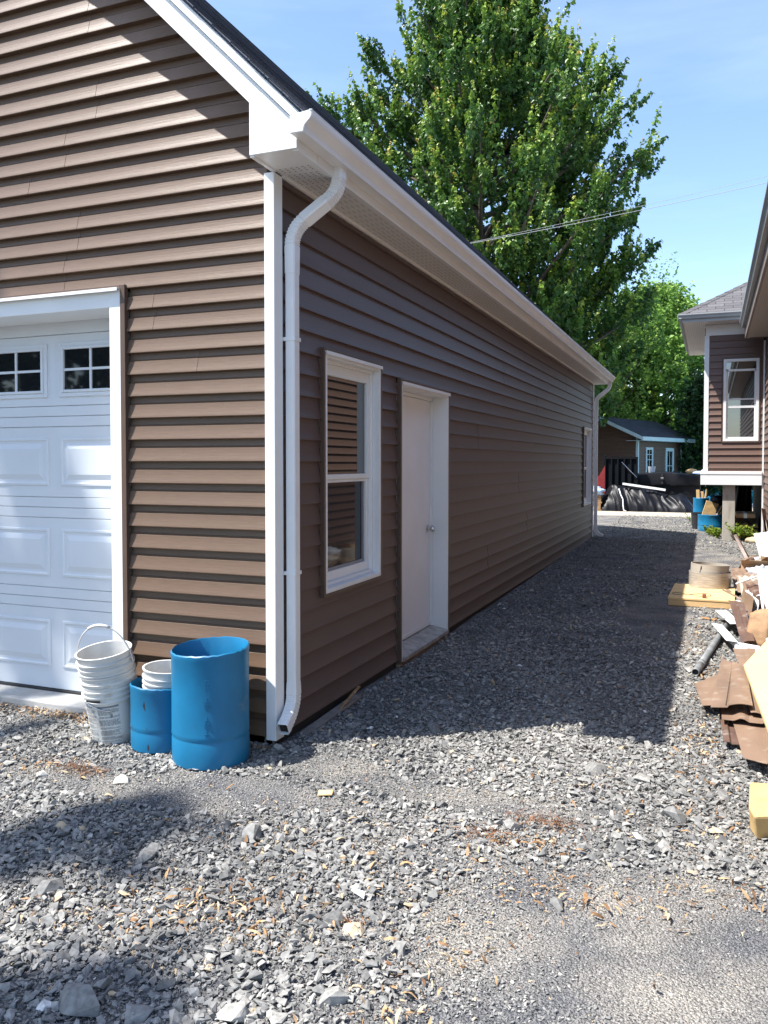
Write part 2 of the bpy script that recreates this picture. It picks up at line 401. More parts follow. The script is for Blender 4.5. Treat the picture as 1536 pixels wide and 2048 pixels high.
def gutter_profile():
    pts = [(.265, 3.225), (.265, 3.142), (.335, 3.142), (.338, 3.158), (.344, 3.172), (.356, 3.184), (.370, 3.196), (.379, 3.208), (.383, 3.222), (.383, 3.236), (.374, 3.236)]
    return pts
def k_gutter(y0, y1, name, parent, mtl, mir=None):
    mb = MB(); pts = gutter_profile(); n = len(pts)
    inn = [(x-.003 if i > 1 else x+.003, z+.003) for i, (x, z) in enumerate(pts)]
    a = [(x, y0, z) for x, z in pts]; b = [(x, y1, z) for x, z in pts]
    mb.add(a+b, [(i, i+1, n+i+1, n+i) for i in range(n-1)])
    for y in (y0, y1):
        mb.add([(x, y, z) for x, z in pts], [tuple(range(n))])
    if mir is not None: mb.v = [(2*mir - x, y, z) for x, y, z in mb.v]
    o = W(mb, name, mtl, parent)
    s = o.modifiers.new('solid', 'SOLIDIFY'); s.thickness = .003; s.offset = 0
    return o
gt = k_gutter(-.30, YB+.30, 'gutter', gar, M_gutter)
gt2 = k_gutter(-.30, YB+.30, 'gutter', gar, M_gutter, mir=RX)
for yy in (-.298, YB+.293):
    mb = MB(); mb.extr([(x, yy, z) for x, z in [(.263, 3.229), (.263, 3.139), (.338, 3.139), (.342, 3.158), (.348, 3.172), (.360, 3.184), (.374, 3.196), (.383, 3.208), (.387, 3.222), (.387, 3.240), (.372, 3.240)]], (0, .005, 0)); W(mb, 'end_cap', M_white, gt)
mb = MB(); mb.extr([(.387, -.305, 3.234), (.387, YB+.305, 3.234), (.374, YB+.305, 3.2365), (.374, -.305, 3.2365)], (0, 0, .004)); W(mb, 'gutter_lip', M_white, gt)

def downspout(outlet, wallpt, zb, endv, side, joint):
    o = Vector(outlet); wp = Vector(wallpt)
    p1 = o + Vector((0, 0, -.13)); z2 = 2.80
    p2 = Vector((wp.x, wp.y, z2))
    pts = []; rib = []
    pts.append(o); rib.append(1)
    # upper elbow
    d = (p2 - p1).normalized(); n = 20
    q0 = p1 + Vector((0, 0, .07)); q1 = p1 + d*.09
    for i in range(n+1):
        t = i/n; pts.append(q0*(1-t)**2 + p1*2*t*(1-t) + q1*t*t); rib.append(.97 if i % 2 else 1.08)
    q2 = p2 - d*.09; q3 = p2 + Vector((0, 0, -.09))
    for i in range(n+1):
        t = i/n; pts.append(q2*(1-t)**2 + p2*2*t*(1-t) + q3*t*t); rib.append(.97 if i % 2 else 1.08)
    pts.append(Vector((wp.x, wp.y, joint+.03))); rib.append(1.02)
    up = rect_tube(pts, .062, .070, side, rib)
    pts = [Vector((wp.x, wp.y, joint+.05)), Vector((wp.x, wp.y, zb+.16))]; rib = [.95, .95]
    low = rect_tube(pts, .062, .070, side, rib)
    e = Vector(endv); a = Vector((wp.x, wp.y, zb+.20)); c = Vector((wp.x, wp.y, zb+.05)); b = c + e*.13 + Vector((0, 0, -.06))
    pts = [a]; rib = [1.0]
    for i in range(21):
        t = i/20; A = a*.15+c*.85 + Vector((0, 0, .06)); pts.append(A*(1-t)**2 + c*2*t*(1-t) + b*t*t); rib.append(1.0 if i % 2 else 1.07)
    pts.append(b + (b-c).normalized()*.03); rib.append(1.0)
    el = rect_tube(pts, .062, .070, side, rib)
    return up, low, el, pts[-1], (b-c).normalized()
for (outl, wp, zb, ev, side, jt) in (((.278, .235, 3.145), (.043, .128, 0), .085, (.12, -1, 0), (1, 0, 0), 2.53),
                                     ((.285, 13.10, 3.145), (.045, 12.935, 0), .05, (.92, .0, 0), (0, 1, 0), 2.4)):
    up, low, el, pe, de = downspout(outl, wp, zb, ev, side, jt)
    d_ = W(up, 'downspout', M_gutter, gar)
    W(low, 'lower_pipe', M_gutter, d_)
    e_ = W(el, 'outlet_elbow', M_gutter, d_)
    for oo in (d_, e_):
        s = oo.modifiers.new('solid', 'SOLIDIFY'); s.thickness = .002; s.offset = -1
    for zz in (2.2, .9):
        mb = MB(); mb.obox((wp[0]-.008, wp[1], zz), (.042, 0, 0), (0, .037, 0), (0, 0, .010)); W(mb, 'strap', M_gutter, d_)
    mb = MB(); mb.obox(pe - de*.02, Vector(side)*.027, de.cross(Vector(side))*.031, de*.002); W(mb, 'dark_end_plate', M_wall_in, e_)  # near-black plate painted in as the shade inside the elbow

# ---- overhead door
DY = .27
ht = M_gdoor
gdoor = None
mb = MB()
zs = [.012, .162-.04]
seamz = []
for k in range(4):
    for dz in (-.068, 0, .068): seamz.append(.62 + .6*k - (.6 if False else 0) + dz)
bounds = sorted([.012, 2.46] + [z for z in seamz if z < 2.42])
XR_, XL_ = -1.0, -6.3
mb.box(XL_, DY+.012, 0, XR_, DY+.05, 2.46)
for a, b in zip(bounds, bounds[1:]):
    mb.box(XL_, DY, a+.0022, XR_, DY+.012, b-.0022)
gdoor = W(mb, 'overhead_door', M_gdoor, gar, bevel=.0015, seg=1)
def embossed(mb, x0, x1, z0, z1):
    rings = [(0, 0), (.004, .007), (.016, .008), (.024, .002), (.040, .001), (.075, .011)]
    vs = []; 
    for ins, h in rings:
        for (x, z) in ((x0+ins, z0+ins), (x1-ins, z0+ins), (x1-ins, z1-ins), (x0+ins, z1-ins)): vs.append((x, DY-.0005-h, z))
    fs = []
    for i in range(len(rings)-1):
        for k in range(4): fs.append((i*4+k, i*4+(k+1) % 4, (i+1)*4+(k+1) % 4, (i+1)*4+k))
    n = (len(rings)-1)*4; fs.append((n, n+1, n+2, n+3)); mb.add(vs, fs)
for k in range(3):
    for i in range(8):
        mb = MB(); x1 = -1.226-.63*i; embossed(mb, x1-.527, x1, (.158, .763, 1.363)[k], (.473, 1.081, 1.681)[k])
        W(mb, 'raised_panel', M_gdoor, gdoor)
for i in range(8):
    x1 = -1.226-.63*i; x0 = x1-.53; z0, z1 = 1.945, 2.297
    mb = MB()
    def fr(ins, wd, p0, p1):
        mb.box(x0+ins, DY-p1, z0+ins, x0+ins+wd, DY-p0, z1-ins); mb.box(x1-ins-wd, DY-p1, z0+ins, x1-ins, DY-p0, z1-ins)
        mb.box(x0+ins+wd, DY-p1, z0+ins, x1-ins-wd, DY-p0, z0+ins+wd); mb.box(x0+ins+wd, DY-p1, z1-ins-wd, x1-ins-wd, DY-p0, z1-ins)
    fr(0, .028, -.002, .012); fr(.028, .018, -.002, .020)
    xm = (x0+x1)/2; zm = (z0+z1)/2
    f = W(mb, 'window_frame', M_gdoor, gdoor, bevel=.004)
    mb = MB(); mb.box(xm-.008, DY-.012, z0+.0465, xm+.008, DY-.004, z1-.0465)
    mb.box(x0+.0465, DY-.011, zm-.008, xm-.0085, DY-.0045, zm+.008); mb.box(xm+.0085, DY-.011, zm-.008, x1-.0465, DY-.0045, zm+.008)
    W(mb, 'muntin', M_gdoor, f)
    mb = MB(); mb.box(x0+.046, DY-.0035, z0+.046, x1-.046, DY-.0015, z1-.046); W(mb, 'pane', M_glass_g, f)
mb = MB(); mb.box(XL_+.1, DY-.012, -.02, XR_-.1, DY+.04, .011); W(mb, 'bottom_seal', M_rubber, gdoor, bevel=.006)
# frame round the overhead door: jamb, header, brown channel, head flashing
mb = MB()
mb.box(-1.103, -.014, -.05, -1.021, DY-.002, 2.536); mb.box(-6.28, -.014, -.05, -6.197, DY-.002, 2.536)
mb.box(-6.1965, -.012, 2.433, -1.1035, DY+.06, 2.5355)
tr = W(mb, 'door_surround', M_white, gar, bevel=.003)
mb = MB(); mb.box(-6.28, -.045, 2.5365, -1.021, .0, 2.541); mb.box(-6.28, -.045, 2.522, -1.021, -.041, 2.5365); W(mb, 'head_flashing', M_white, tr)
mb = MB()
mb.box(-1.0205, -.020, -.03, -.986, .014, 2.560); mb.box(-6.314, -.020, -.03, -6.281, .014, 2.560); mb.box(-6.281, -.020, 2.5415, -1.0205, .014, 2.560)
W(mb, 'brown_channel', M_bjch, tr, bevel=.002)
mb = MB(); mb.box(-6.5, .055, -.5, -.99, .6, -.005); W(mb, 'door_sill', M_conc, gar, bevel=.01)

# ---- windows of the long wall (plane x = 0, recess to -x)
def wall_window(y0, y1, z0, z1, by0, by1, bz0, bz1):
    mb = MB()     # outer frame/casing
    d0, d1 = -.12, .020; c = .028
    mb.box(d0, y0, z0, d1, y0+c, z1); mb.box(d0, y1-c, z0, d1, y1, z1); mb.box(d0, y0+c, z0, d1, y1-c, z0+c); mb.box(d0, y0+c, z1-c, d1, y1-c, z1)
    f = W(mb, 'window', M_white, gar, bevel=.003)
    mb = MB(); mb.box(-.01, y0-.004, z1+.0005, .034, y1+.004, z1+.010); mb.box(.029, y0-.004, z1-.012, .034, y1+.004, z1+.0005); W(mb, 'head_flashing', M_white, f)
    mb = MB(); s = .020
    mb.box(-.10, y0+c, z0+c, -.030, y0+c+s, z1-c); mb.box(-.10, y1-c-s, z0+c, -.030, y1-c, z1-c)
    mb.box(-.10, y0+c+s, z0+c, -.028, y1-c-s, z0+c+.022); mb.box(-.10, y0+c+s, z1-c-s, -.030, y1-c-s, z1-c); W(mb, 'stop', M_white, f, bevel=.003)
    zm = (z0+z1)/2 - .02
    a, b = y0+c+s, y1-c-s
    for nm, (p, q, x) in (('lower_sash', (z0+c+.022, zm-.022, -.068)), ('upper_sash', (zm-.022, z1-c-s, -.060))):
        mb = MB(); r = .046; rb = .062 if nm == 'lower_sash' else .034
        mb.box(x-.03, a, p, x+.012, a+r, q); mb.box(x-.03, b-r, p, x+.012, b, q); mb.box(x-.03, a+r, p, x+.012, b-r, p+rb); mb.box(x-.03, a+r, q-(.02 if nm == 'lower_sash' else .07), x+.012, b-r, q)
        sname = 'sash'
        sh = W(mb, sname, M_white, f, bevel=.004)
        if nm == 'lower_sash':
            mb = MB(); mb.box(x-.012, a+r, p+rb, x-.008, b-r, q-.02); W(mb, 'pane', M_screen, sh)
            mb = MB(); t = .012
            mb.box(x-.0075, a+r+.002, p+rb+.002, x+.0, a+r+t, q-.022); mb.box(x-.0075, b-r-.04, p+rb+.002, x+.001, b-r-.03, q-.022); mb.box(x-.0075, a+r+t, p+rb+.002, x, b-r-.04, p+rb+t+.008)
            W(mb, 'screen_frame', M_bjch2, sh)
        else:
            mb = MB(); mb.box(x-.012, a+r, p+rb, x-.008, b-r, q-.07); W(mb, 'pane', M_glass, sh)
    mb = MB(); e = .0155
    mb.box(-.012, by0, bz0, .022, y0-.0005, bz1); mb.box(-.012, y1+.0005, bz0, .022, by1, bz1-.0); mb.box(-.012, y0, bz0, .022, y1, z0-.0005); mb.box(-.012, y0, z1+.0105, .022, y1, bz1)
    W(mb, 'brown_channel', M_bjch, f, bevel=.002)
M_bjch2 = mat('grey_screen_frame', (.22, .23, .25), .4)
wall_window(.592, 1.490, .706, 2.190, .570, 1.512, .686, 2.218)
wall_window(11.478, 12.448, .706, 2.158, 11.452, 12.474, .686, 2.184)
# ---- entry door
y0, y1, z0, z1 = 1.912, 3.108, -.02, 2.122; c = .026; dx = -.145
mb = MB(); mb.box(dx-.05, y0, z0, .018, y0+c, z1); mb.box(dx-.05, y1-c, z0, .018, y1, z1); mb.box(dx-.05, y0+c, z1-c, .018, y1-c, z1)
mb.box(dx-.04, y0+c, z1-c-.03, dx+.02, y1-c, z1-c-.0005); mb.box(dx-.04, y1-c-.018, z0+.05, dx+.018, y1-c-.0005, z1-c-.0305)
dr = W(mb, 'entry_door', M_white, gar, bevel=.003)
mb = MB(); mb.box(-.01, y0-.004, z1+.0005, .034, y1+.004, z1+.012); mb.box(.029, y0-.004, z1-.014, .034, y1+.004, z1+.0005); W(mb, 'head_flashing', M_white, dr)
mb = MB(); mb.box(dx-.045, y0+c+.0015, .072, dx, y1-c-.020, z1-c-.032); W(mb, 'door_leaf', M_whited, dr, bevel=.002)
mb = MB(); mb.extr([(dx-.05, y0+c+.001, z0), (.03, y0+c+.001, z0), (.03, y0+c+.001, z0+.028), (dx+.02, y0+c+.001, z0+.062), (dx-.05, y0+c+.001, z0+.066)], (0, y1-y0-2*c-.002, 0)); W(mb, 'threshold', M_alu, dr)
mb = MB(); mb.box(dx+.001, y0+c+.003, .050, dx+.008, y1-c-.021, .078); W(mb, 'door_sweep', M_white, dr)
mb = MB(); mb.box(-.02, y0-.02, -.15, .012, y1+.02, z0-.001); W(mb, 'timber_sill', mat('weathered_timber', (.23, .17, .11), .9, var=.35, scale=6, stretch=(4, 1, 8)), dr)
mb = MB(); kz = .925; ky = y1-c-.09
mb.lathe([(0, 0), (.033, 0), (.033, .004), (.028, .008), (.013, .012), (.012, .03), (.02, .034), (.028, .044), (.029, .055), (.024, .066), (.012, .071), (0, .072)], 20)
mb.v = [(dx+z, ky+x, kz+y) for x, y, z in mb.v]
W(mb, 'door_knob', M_steel, dr, smooth='auto')
mb = MB(); mb.lathe([(0, 0), (.026, 0), (.026, .004), (.02, .010), (0, .011)], 20); mb.v = [(dx+z, ky+x, kz+.14+y) for x, y, z in mb.v]
mb = MB()
mb.box(-.012, 1.888, -.03, .022, y0-.0005, 2.158); mb.box(-.012, y1+.0005, -.03, .022, 3.134, 2.158); mb.box(-.012, y0, z1+.0125, .022, y1, 2.158)
W(mb, 'brown_channel', M_bjch, dr, bevel=.002)
# ================================================================== NEIGHBOUR HOUSE
M_taupe = mat('taupe_fascia', (.23, .19, .165), .5, var=.12, scale=3)
M_clay = mat('clay_gutter', (.36, .37, .36), .4, var=.05, scale=3)
M_alm = mat('almond_trim', (.52, .46, .39), .5)
hs = thing('house', 'brown sided house with taupe eaves and a bump-out raised on a concrete pier', 'house', (4.5, 7, 0))
HX = 3.12
g = siding((HX+.016, -1.5, 0), (0, 1, 0), (-1, 0, 0), 0, 14.5, 0, 3.80, [], seams=[(8.5, (9, 10)), (6.5, (13, 14)), (10.2, (15, 16)), (9.3, (19, 20)), (11.2, (5, 6))]); W(g, 'main_wall', M_sid_n, hs)
mb = MB(); mb.box(HX+.02, -1.45, -.2, 9.5, 17.4, 3.79); W(mb, 'wall_core', M_wall_in, hs)
g = siding((HX, -1.484, 0), (1, 0, 0), (0, -1, 0), .02, 6.4, 0, 3.8, []); W(g, 'end_wall', M_sid_n, hs)
BX, BY, BZ0, BZ1 = 2.068, 12.9, 1.345, 3.93
g = siding((BX, BY+.016, 0), (1, 0, 0), (0, -1, 0), .07, HX-BX-.03, BZ0, BZ1, [(.305, .985, 1.895, 3.50)], seams=[(.62, (10,))], zoff=BZ0-EXP*.55); W(g, 'bay_wall', M_sid_n, hs)
g = siding((BX+.016, BY, 0), (0, 1, 0), (-1, 0, 0), .07, 4.3, BZ0, 4.1, [], zoff=BZ0-EXP*.55); W(g, 'bay_side_wall', M_sid_n, hs)
mb = MB(); slab_open(mb, (BX, BY+.016, 0), Vector((1, 0, 0)), Vector((0, -1, 0)), .02, HX-BX, BZ0, 4.15, -.12, -.002, [(.305, .985, 1.895, 3.50)])
mb.box(BX+.022, BY+.14, BZ0, HX, 17.2, 4.15); W(mb, 'bay_core', M_wall_in, hs)
mb = MB(); mb.extr([(BX-.006, BY-.006, BZ0+.001), (BX+.078, BY-.006, BZ0+.001), (BX+.078, BY+.016, BZ0+.001), (BX+.016, BY+.016, BZ0+.001), (BX+.016, BY+.078, BZ0+.001), (BX-.006, BY+.078, BZ0+.001)], (0, 0, BZ1-BZ0)); W(mb, 'corner_post', M_white, hs, bevel=.003)
mb = MB(); mb.box(HX-.03, BY-.022, -.02, HX-.001, BY+.016, 3.79); W(mb, 'inside_corner_trim', M_white, hs)
mb = MB(); mb.box(BX+.01, BY-.004, BZ1+.002, HX, BY+.02, 4.14); mb.box(BX-.004, BY+.021, BZ1+.17, BX+.02, 17.2, 4.14); W(mb, 'frieze', M_white, hs)
mb = MB(); mb.box(2.016, BY-.045, 1.085, HX-.031, BY+.02, 1.285); mb.box(2.016, BY+.021, 1.085, 2.09, 17.2, 1.285); mb.box(2.010, BY-.052, 1.2855, HX-.031, BY+.02, 1.3445); mb.box(2.01, BY+.021, 1.2855, 2.09, 17.2, 1.3445); W(mb, 'skirt_board', M_white, hs, bevel=.004)
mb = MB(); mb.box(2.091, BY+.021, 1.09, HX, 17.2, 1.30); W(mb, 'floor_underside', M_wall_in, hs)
mb = MB(); mb.box(2.415, BY+.06, -.1, 2.635, BY+.28, 1.084); W(mb, 'concrete_pier', mat('pier_concrete', (.40, .37, .32), .85, var=.1, scale=4, stretch=(3, 3, .6), bump=.2, bscale=30), hs, bevel=.006)
# window of the bump-out
mb = MB(); x0, x1, z0, z1 = 2.405, 3.022, 1.915, 3.470; c = .05
mb.box(x0, BY-.012, z0, x0+c, BY+.10, z1); mb.box(x1-c, BY-.012, z0, x1, BY+.10, z1); mb.box(x0+c, BY-.012, z0, x1-c, BY+.10, z0+c); mb.box(x0+c, BY-.012, z1-c, x1-c, BY+.10, z1)
hw = W(mb, 'window', M_white, hs, bevel=.003)
mb = MB(); mb.box(x0+c, BY+.05, z0+c, x1-c, BY+.056, z1-c); W(mb, 'pane', M_glass, hw)
mb = MB(); s = .03
mb.box(x0+c, BY+.02, z0+c, x0+c+s, BY+.049, z1-c-.14); mb.box(x1-c-s, BY+.02, z0+c, x1-c, BY+.049, z1-c-.14); mb.box(x0+c+s, BY+.02, z0+c, x1-c-s, BY+.049, z0+c+s)
mb.box(x0+c, BY+.02, z1-c-.18, x1-c, BY+.049, z1-c-.1405); mb.box(x0+c+s, BY+.022, 2.70, x1-c-s, BY+.049, 2.722); mb.box(x0+c+s, BY+.018, 2.545, x1-c-s, BY+.049, 2.59)
W(mb, 'sash', M_white, hw, bevel=.002)
mb = MB(); e = .025
mb.box(x0-e, BY-.008, z0-e, x0-.001, BY+.015, z1+e); mb.box(x1+.001, BY-.008, z0-e, x1+e, BY+.015, z1+e); mb.box(x0-.001, BY-.008, z0-e, x1+.001, BY+.015, z0-.001); mb.box(x0-.001, BY-.008, z1+.001, x1+.001, BY+.015, z1+e)
W(mb, 'brown_channel', M_bjch, hw)
# bump-out eaves and hipped roof
ez = 4.145
mb = MB(); mb.box(1.68, 12.43, ez, HX, 17.6, ez+.012); W(mb, 'bay_soffit', M_soffit, hs)
mb = MB(); mb.box(1.675, 12.415, ez-.01, HX-.3, 12.429, 4.26); mb.box(1.661, 12.415, ez-.01, 1.6745, 17.6, 4.26); W(mb, 'bay_fascia', M_clay, hs)
mb = MB()
def gut(mb, a, b, out, zt, hgt=.09, wd=.07):     # plain trough along a line
    a, b, out = Vector(a), Vector(b), Vector(out)
    prof = [(0, zt-hgt), (wd*.6, zt-hgt), (wd*.72, zt-hgt*.6), (wd, zt-hgt*.25), (wd, zt), (wd-.012, zt), (wd-.014, zt-.012), (.004, zt-hgt+.01), (.0, zt-.01)]
    mb.extr([a + out*o + Vector((0, 0, z)) for o, z in prof], b-a)
gut(mb, (1.60, 12.414, 0), (HX-.35, 12.414, 0), (0, -1, 0), 4.285); gut(mb, (1.660, 12.36, 0), (1.660, 17.6, 0), (-1, 0, 0), 4.285)
W(mb, 'bay_gutter', M_clay, hs)
ap = .62; hgt = lambda t: 4.275 + ap*t
mb = MB(); A = (1.60, 12.36); T = 2.2
mb.add([(A[0], A[1], hgt(0)), (A[0]+2*T, A[1], hgt(0)), (A[0]+T, A[1]+T, hgt(T)), (A[0]+T, 16.5, hgt(T)), (A[0], 17.7, hgt(0)), (A[0]+2*T, 17.7, hgt(0))], [(0, 1, 2), (0, 2, 3, 4), (1, 5, 3, 2), (4, 3, 5), (0, 4, 5, 1)])
o = W(mb, 'bay_roof', M_shingle_n, hs); planar_uv(o, (1, 0, 0), (0, 1, .6))
mb = MB()   # hip cap shingles: overlapping folded pieces
for k in range(14):
    t0 = .16*k; t1 = t0+.19; wd = .13
    p = lambda t, o: Vector((A[0]+t, A[1]+t, hgt(t)+o))
    l = Vector((1, 0, 0)).normalized()*wd; r_ = Vector((0, 1, 0)).normalized()*wd
    o0, o1 = .016, .006
    mb.add([p(t0, o0), p(t1, o1), p(t1, o1)+l+Vector((0, 0, -.004)), p(t0, o0)+l+Vector((0, 0, -.004)), p(t1, o1)+r_+Vector((0, 0, -.004)), p(t0, o0)+r_+Vector((0, 0, -.004)), p(t0, -.002), p(t0, -.002)+l, p(t0, -.002)+r_],
           [(0, 1, 2, 3), (1, 0, 5, 4), (0, 3, 7, 6), (0, 6, 8, 5)])
o = W(mb, 'hip_cap', M_shingle_n, hs); planar_uv(o, (3.1, 0, 0), (0, 3.1, 1.8))
# main eave
YE = 12.44
mb = MB(); mb.box(2.785, -1.9, 3.795, HX+.02, YE-.005, 3.807); W(mb, 'main_soffit', M_soffit_n, hs)
mb = MB(); mb.box(2.752, -1.9, 3.780, 2.784, YE, 3.99); mb.box(2.7842, YE-.0045, 3.782, HX+.3, YE+.014, 3.98); W(mb, 'main_fascia', M_taupe, hs)
mb = MB(); mb.box(2.7845, -1.9, 3.7815, 2.83, YE-.006, 3.7945); W(mb, 'soffit_channel', M_alm, hs)
mb = MB(); gut(mb, (2.7515, -1.9, 0), (2.7515, YE+.02, 0), (-1, 0, 0), 4.09, .115, .095); W(mb, 'main_gutter', M_clay, hs)
mb = MB(); mb.add([(2.70, -1.95, 4.07), (2.70, YE+.05, 4.07), (6.2, YE-3, 5.9), (6.2, 1.5, 5.9), (9.7, -1.95, 4.07), (9.7, YE+.05, 4.07)], [(0, 1, 2, 3), (0, 3, 4), (4, 3, 2, 5), (1, 5, 2), (0, 4, 5, 1)])
o = W(mb, 'main_roof', M_shingle_n, hs); planar_uv(o, (0, 1, 0), (1, 0, .5))

# ================================================================== SHED
M_cyan = mat('pale_aqua_trim', (.55, .72, .74), .5, var=.05, scale=3)
sh = thing('shed', 'small brown shed with pale aqua trim, narrow window and glazed door behind the hot tub', 'shed', (-.24, 26.4, .08), math.atan2(.939, .344) - math.pi/2)
# local: x to the right along the gable end (away from the sunlit side is -x), y along the long side
SHL, SHW, SHE = 3.85, 2.6, 2.40
sd = siding((0, 0, 0), (0, 1, 0), (1, 0, 0), .05, SHL-.05, 0, SHE, []); sd.build('long_wall', M_sid_shed, sh)
rise = .58
sd = siding((0, 0, 0), (-1, 0, 0), (0, -1, 0), .05, SHW-.05, 0, SHE+rise, [], u0f=lambda z: max(.05, (z-SHE)/rise*SHW/2), u1f=lambda z: min(SHW-.05, SHW-(z-SHE)/rise*SHW/2)); sd.build('gable_end', M_sid_shed, sh)
mb = MB(); mb.box(-SHW, .005, 0, -.005, SHL, SHE-.02); mb.build('wall_core', M_wall_in, sh)
for (x, y) in ((0, 0), (0, SHL), (-SHW, 0)):
    mb = MB(); mb.box(x-.055, y-.03 if y == 0 else y-.055, 0, x+.03, y+.055 if y == 0 else y+.03, SHE); mb.build('corner_post', M_cyan, sh, bevel=.004)
ov = .32
mb = MB(); zr = SHE+rise+.12; xe = ov; dz_ = rise/(SHW/2)*ov
for sgn in (1, -1):
    X = lambda x: x if sgn == 1 else -SHW-x
    mb.add([(X(xe), -ov, SHE+.10-dz_), (X(-SHW/2), -ov, zr), (X(-SHW/2), SHL+ov+.25, zr), (X(xe), SHL+ov+.25, SHE+.10-dz_), (X(xe), -ov, SHE+.05-dz_), (X(-SHW/2), -ov, zr-.05), (X(-SHW/2), SHL+ov+.25, zr-.05), (X(xe), SHL+ov+.25, SHE+.05-dz_)],
           [(0, 1, 2, 3), (4, 7, 6, 5), (0, 4, 5, 1), (3, 2, 6, 7), (0, 3, 7, 4)])
rf = mb.build('roof', shingle_mat('shed_shingle', (.03, .033, .042), (.05, .053, .065)), sh); planar_uv(rf, (0, 1, 0), (-1, 0, .45))
mb = MB()
for sgn in (1, -1):
    X = lambda x: x if sgn == 1 else -SHW-x
    mb.extr([(X(xe), -ov-.022, SHE+.09-dz_), (X(-SHW/2), -ov-.022, zr-.01), (X(-SHW/2), -ov-.022, zr-.14), (X(xe), -ov-.022, SHE-.04-dz_)], (0, .02, 0))
    mb.box(X(xe)+sgn*.001, -ov, SHE-.05-dz_, X(xe)+sgn*.022, SHL+ov+.25, SHE+.085-dz_)
mb.build('fascia', M_cyan, sh)
mb = MB(); mb.box(-.3, -ov+.01, SHE-.055-dz_, xe-.001, SHL+ov+.2, SHE-.045-dz_); mb.build('soffit', M_cyan, sh)
def shed_frame(nm, y0, y1, z0, z1, wd, bars):
    mb = MB(); d = .045
    mb.box(0, y0, z0, d, y0+wd, z1); mb.box(0, y1-wd, z0, d, y1, z1); mb.box(0, y0+wd, z0, d, y1-wd, z0+wd); mb.box(0, y0+wd, z1-wd, d, y1-wd, z1)
    f = mb.build(nm, M_cyan, sh, bevel=.004)
    mb = MB(); mb.box(.0165, y0+wd, z0+wd, .022, y1-wd, z1-wd); mb.build('pane', M_glass, f)
    mb = MB(); ym = (y0+y1)/2
    mb.box(.0225, ym-.012, z0+wd, .034, ym+.012, z1-wd)
    for zb in bars: mb.box(.0225, y0+wd, zb-.012, .0335, y1-wd, zb+.012)
    mb.build('muntin', M_cyan, f); return f
shed_frame('window', .62, 1.22, .98, 1.98, .09, (1.72, 1.53))
df = shed_frame('door', 2.35, 3.10, .02, 1.98, .13, (1.3, .9, .5))
mb = MB(); mb.box(.046, 3.02, .95, .075, 3.06, 1.10); mb.build('door_handle', M_rubber, df)

# ================================================================== BACK YARD
M_bplas = mat('black_plastic_sheet', (.006, .006, .008), .40, var=.2, scale=3, bump=.08, bscale=9, spec=.2)
M_btub = mat('black_vinyl_cover', (.011, .011, .014), .5, var=.25, scale=4, bump=.2, bscale=9, spec=.25)
M_blue = mat('blue_drum_plastic', (.004, .148, .295), .46, var=.10, scale=5, bump=.05, bscale=60)
M_wood = mat('fresh_timber', (.60, .40, .19), .7, var=.18, scale=3, stretch=(1, 8, 8))
M_wood2 = mat('brown_timber', (.30, .18, .09), .8, var=.3, scale=3, stretch=(2, 8, 8))
M_card = mat('cardboard', (.42, .28, .16), .85, var=.10, scale=5, bump=.1, bscale=20)
M_bmetal = mat('brown_metal_sheet', (.225, .148, .100), .45, var=.16, scale=3, stretch=(2, .6, 2), detail=6, bump=.05, bscale=90)
M_bmdark = mat('dark_brown_offcut', (.12, .07, .05), .5, var=.2, scale=6)
M_foam = mat('yellow_foam', (.70, .54, .25), .8, var=.06, scale=3, bump=.1, bscale=60)
M_ply = mat('pale_plywood', (.66, .45, .21), .75, var=.16, scale=2, stretch=(1.2, 9, 9), bump=.1)
M_grey_pipe = mat('grey_conduit', (.20, .21, .21), .5, var=.22, scale=9)
M_red = mat('faded_red_paint', (.20, .018, .018), .5, var=.15)
M_pale = mat('pale_blue_tarp', (.42, .58, .80), .5, var=.12, scale=9, bump=.4)
M_sono = mat('cardboard_form_tube', (.36, .325, .275), .7, var=.08, scale=3, stretch=(1, 1, 12))
M_wrap = mat('wrapped_tube', (.38, .34, .285), .25, var=.22, scale=10, stretch=(1, 1, 14), bump=.3, bscale=16, coat=.5)
M_teal = None

# hot tub under its black folding cover
tb = thing('hot_tub', 'black covered square hot tub in front of the shed', 'hot tub', (.76, 23.35, .08), R(3))
mb = MB(); mb.box(-1.10, -1.05, 0, 1.10, 1.05, .88); mb.build('cabinet', M_btub, tb, bevel=.05)
mb = MB()
for k in range(8): mb.box(-1.106, -1.058, .08+.1*k, 1.106, -1.045, .095+.1*k)
mb.box(.78, -1.062, .05, .80, -1.05, .86); mb.box(-.8, -1.062, .05, -.78, -1.05, .86)
mb.build('cabinet_board', M_btub, tb)
mb = MB()
xs = [-1.16 + 2.32*i/24 for i in range(25)]; top = []
rnd = random.Random(2)
def cov(x): return 1.02 + .12*(1-abs(x)/1.16)
vs = []; 
for i, x in enumerate(xs):
    sag = .035*abs(math.sin(i*.9))+.02*rnd.random()
    vs += [(x, -1.13-.02*math.sin(i*1.3), .86-sag-.08), (x, -1.15, cov(x)-.10-sag*.4), (x, -1.13, cov(x)-.01), (x, -1.08, cov(x)+.01), (x, 1.1, cov(x)+.01), (x, 1.14, .86)]
fs = [(i*6+k, i*6+k+1, (i+1)*6+k+1, (i+1)*6+k) for i in range(24) for k in range(5)]
fs += [tuple(range(6)), tuple(range(24*6, 25*6))]
mb.add(vs, fs); cv = mb.build('cover', M_btub, tb, smooth='auto')
mb = MB(); mb.box(-.03, -1.163, .78, .03, -1.151, 1.10); mb.box(-.045, -1.18, .90, .045, -1.1632, .95); mb.build('strap', M_rubber, cv)
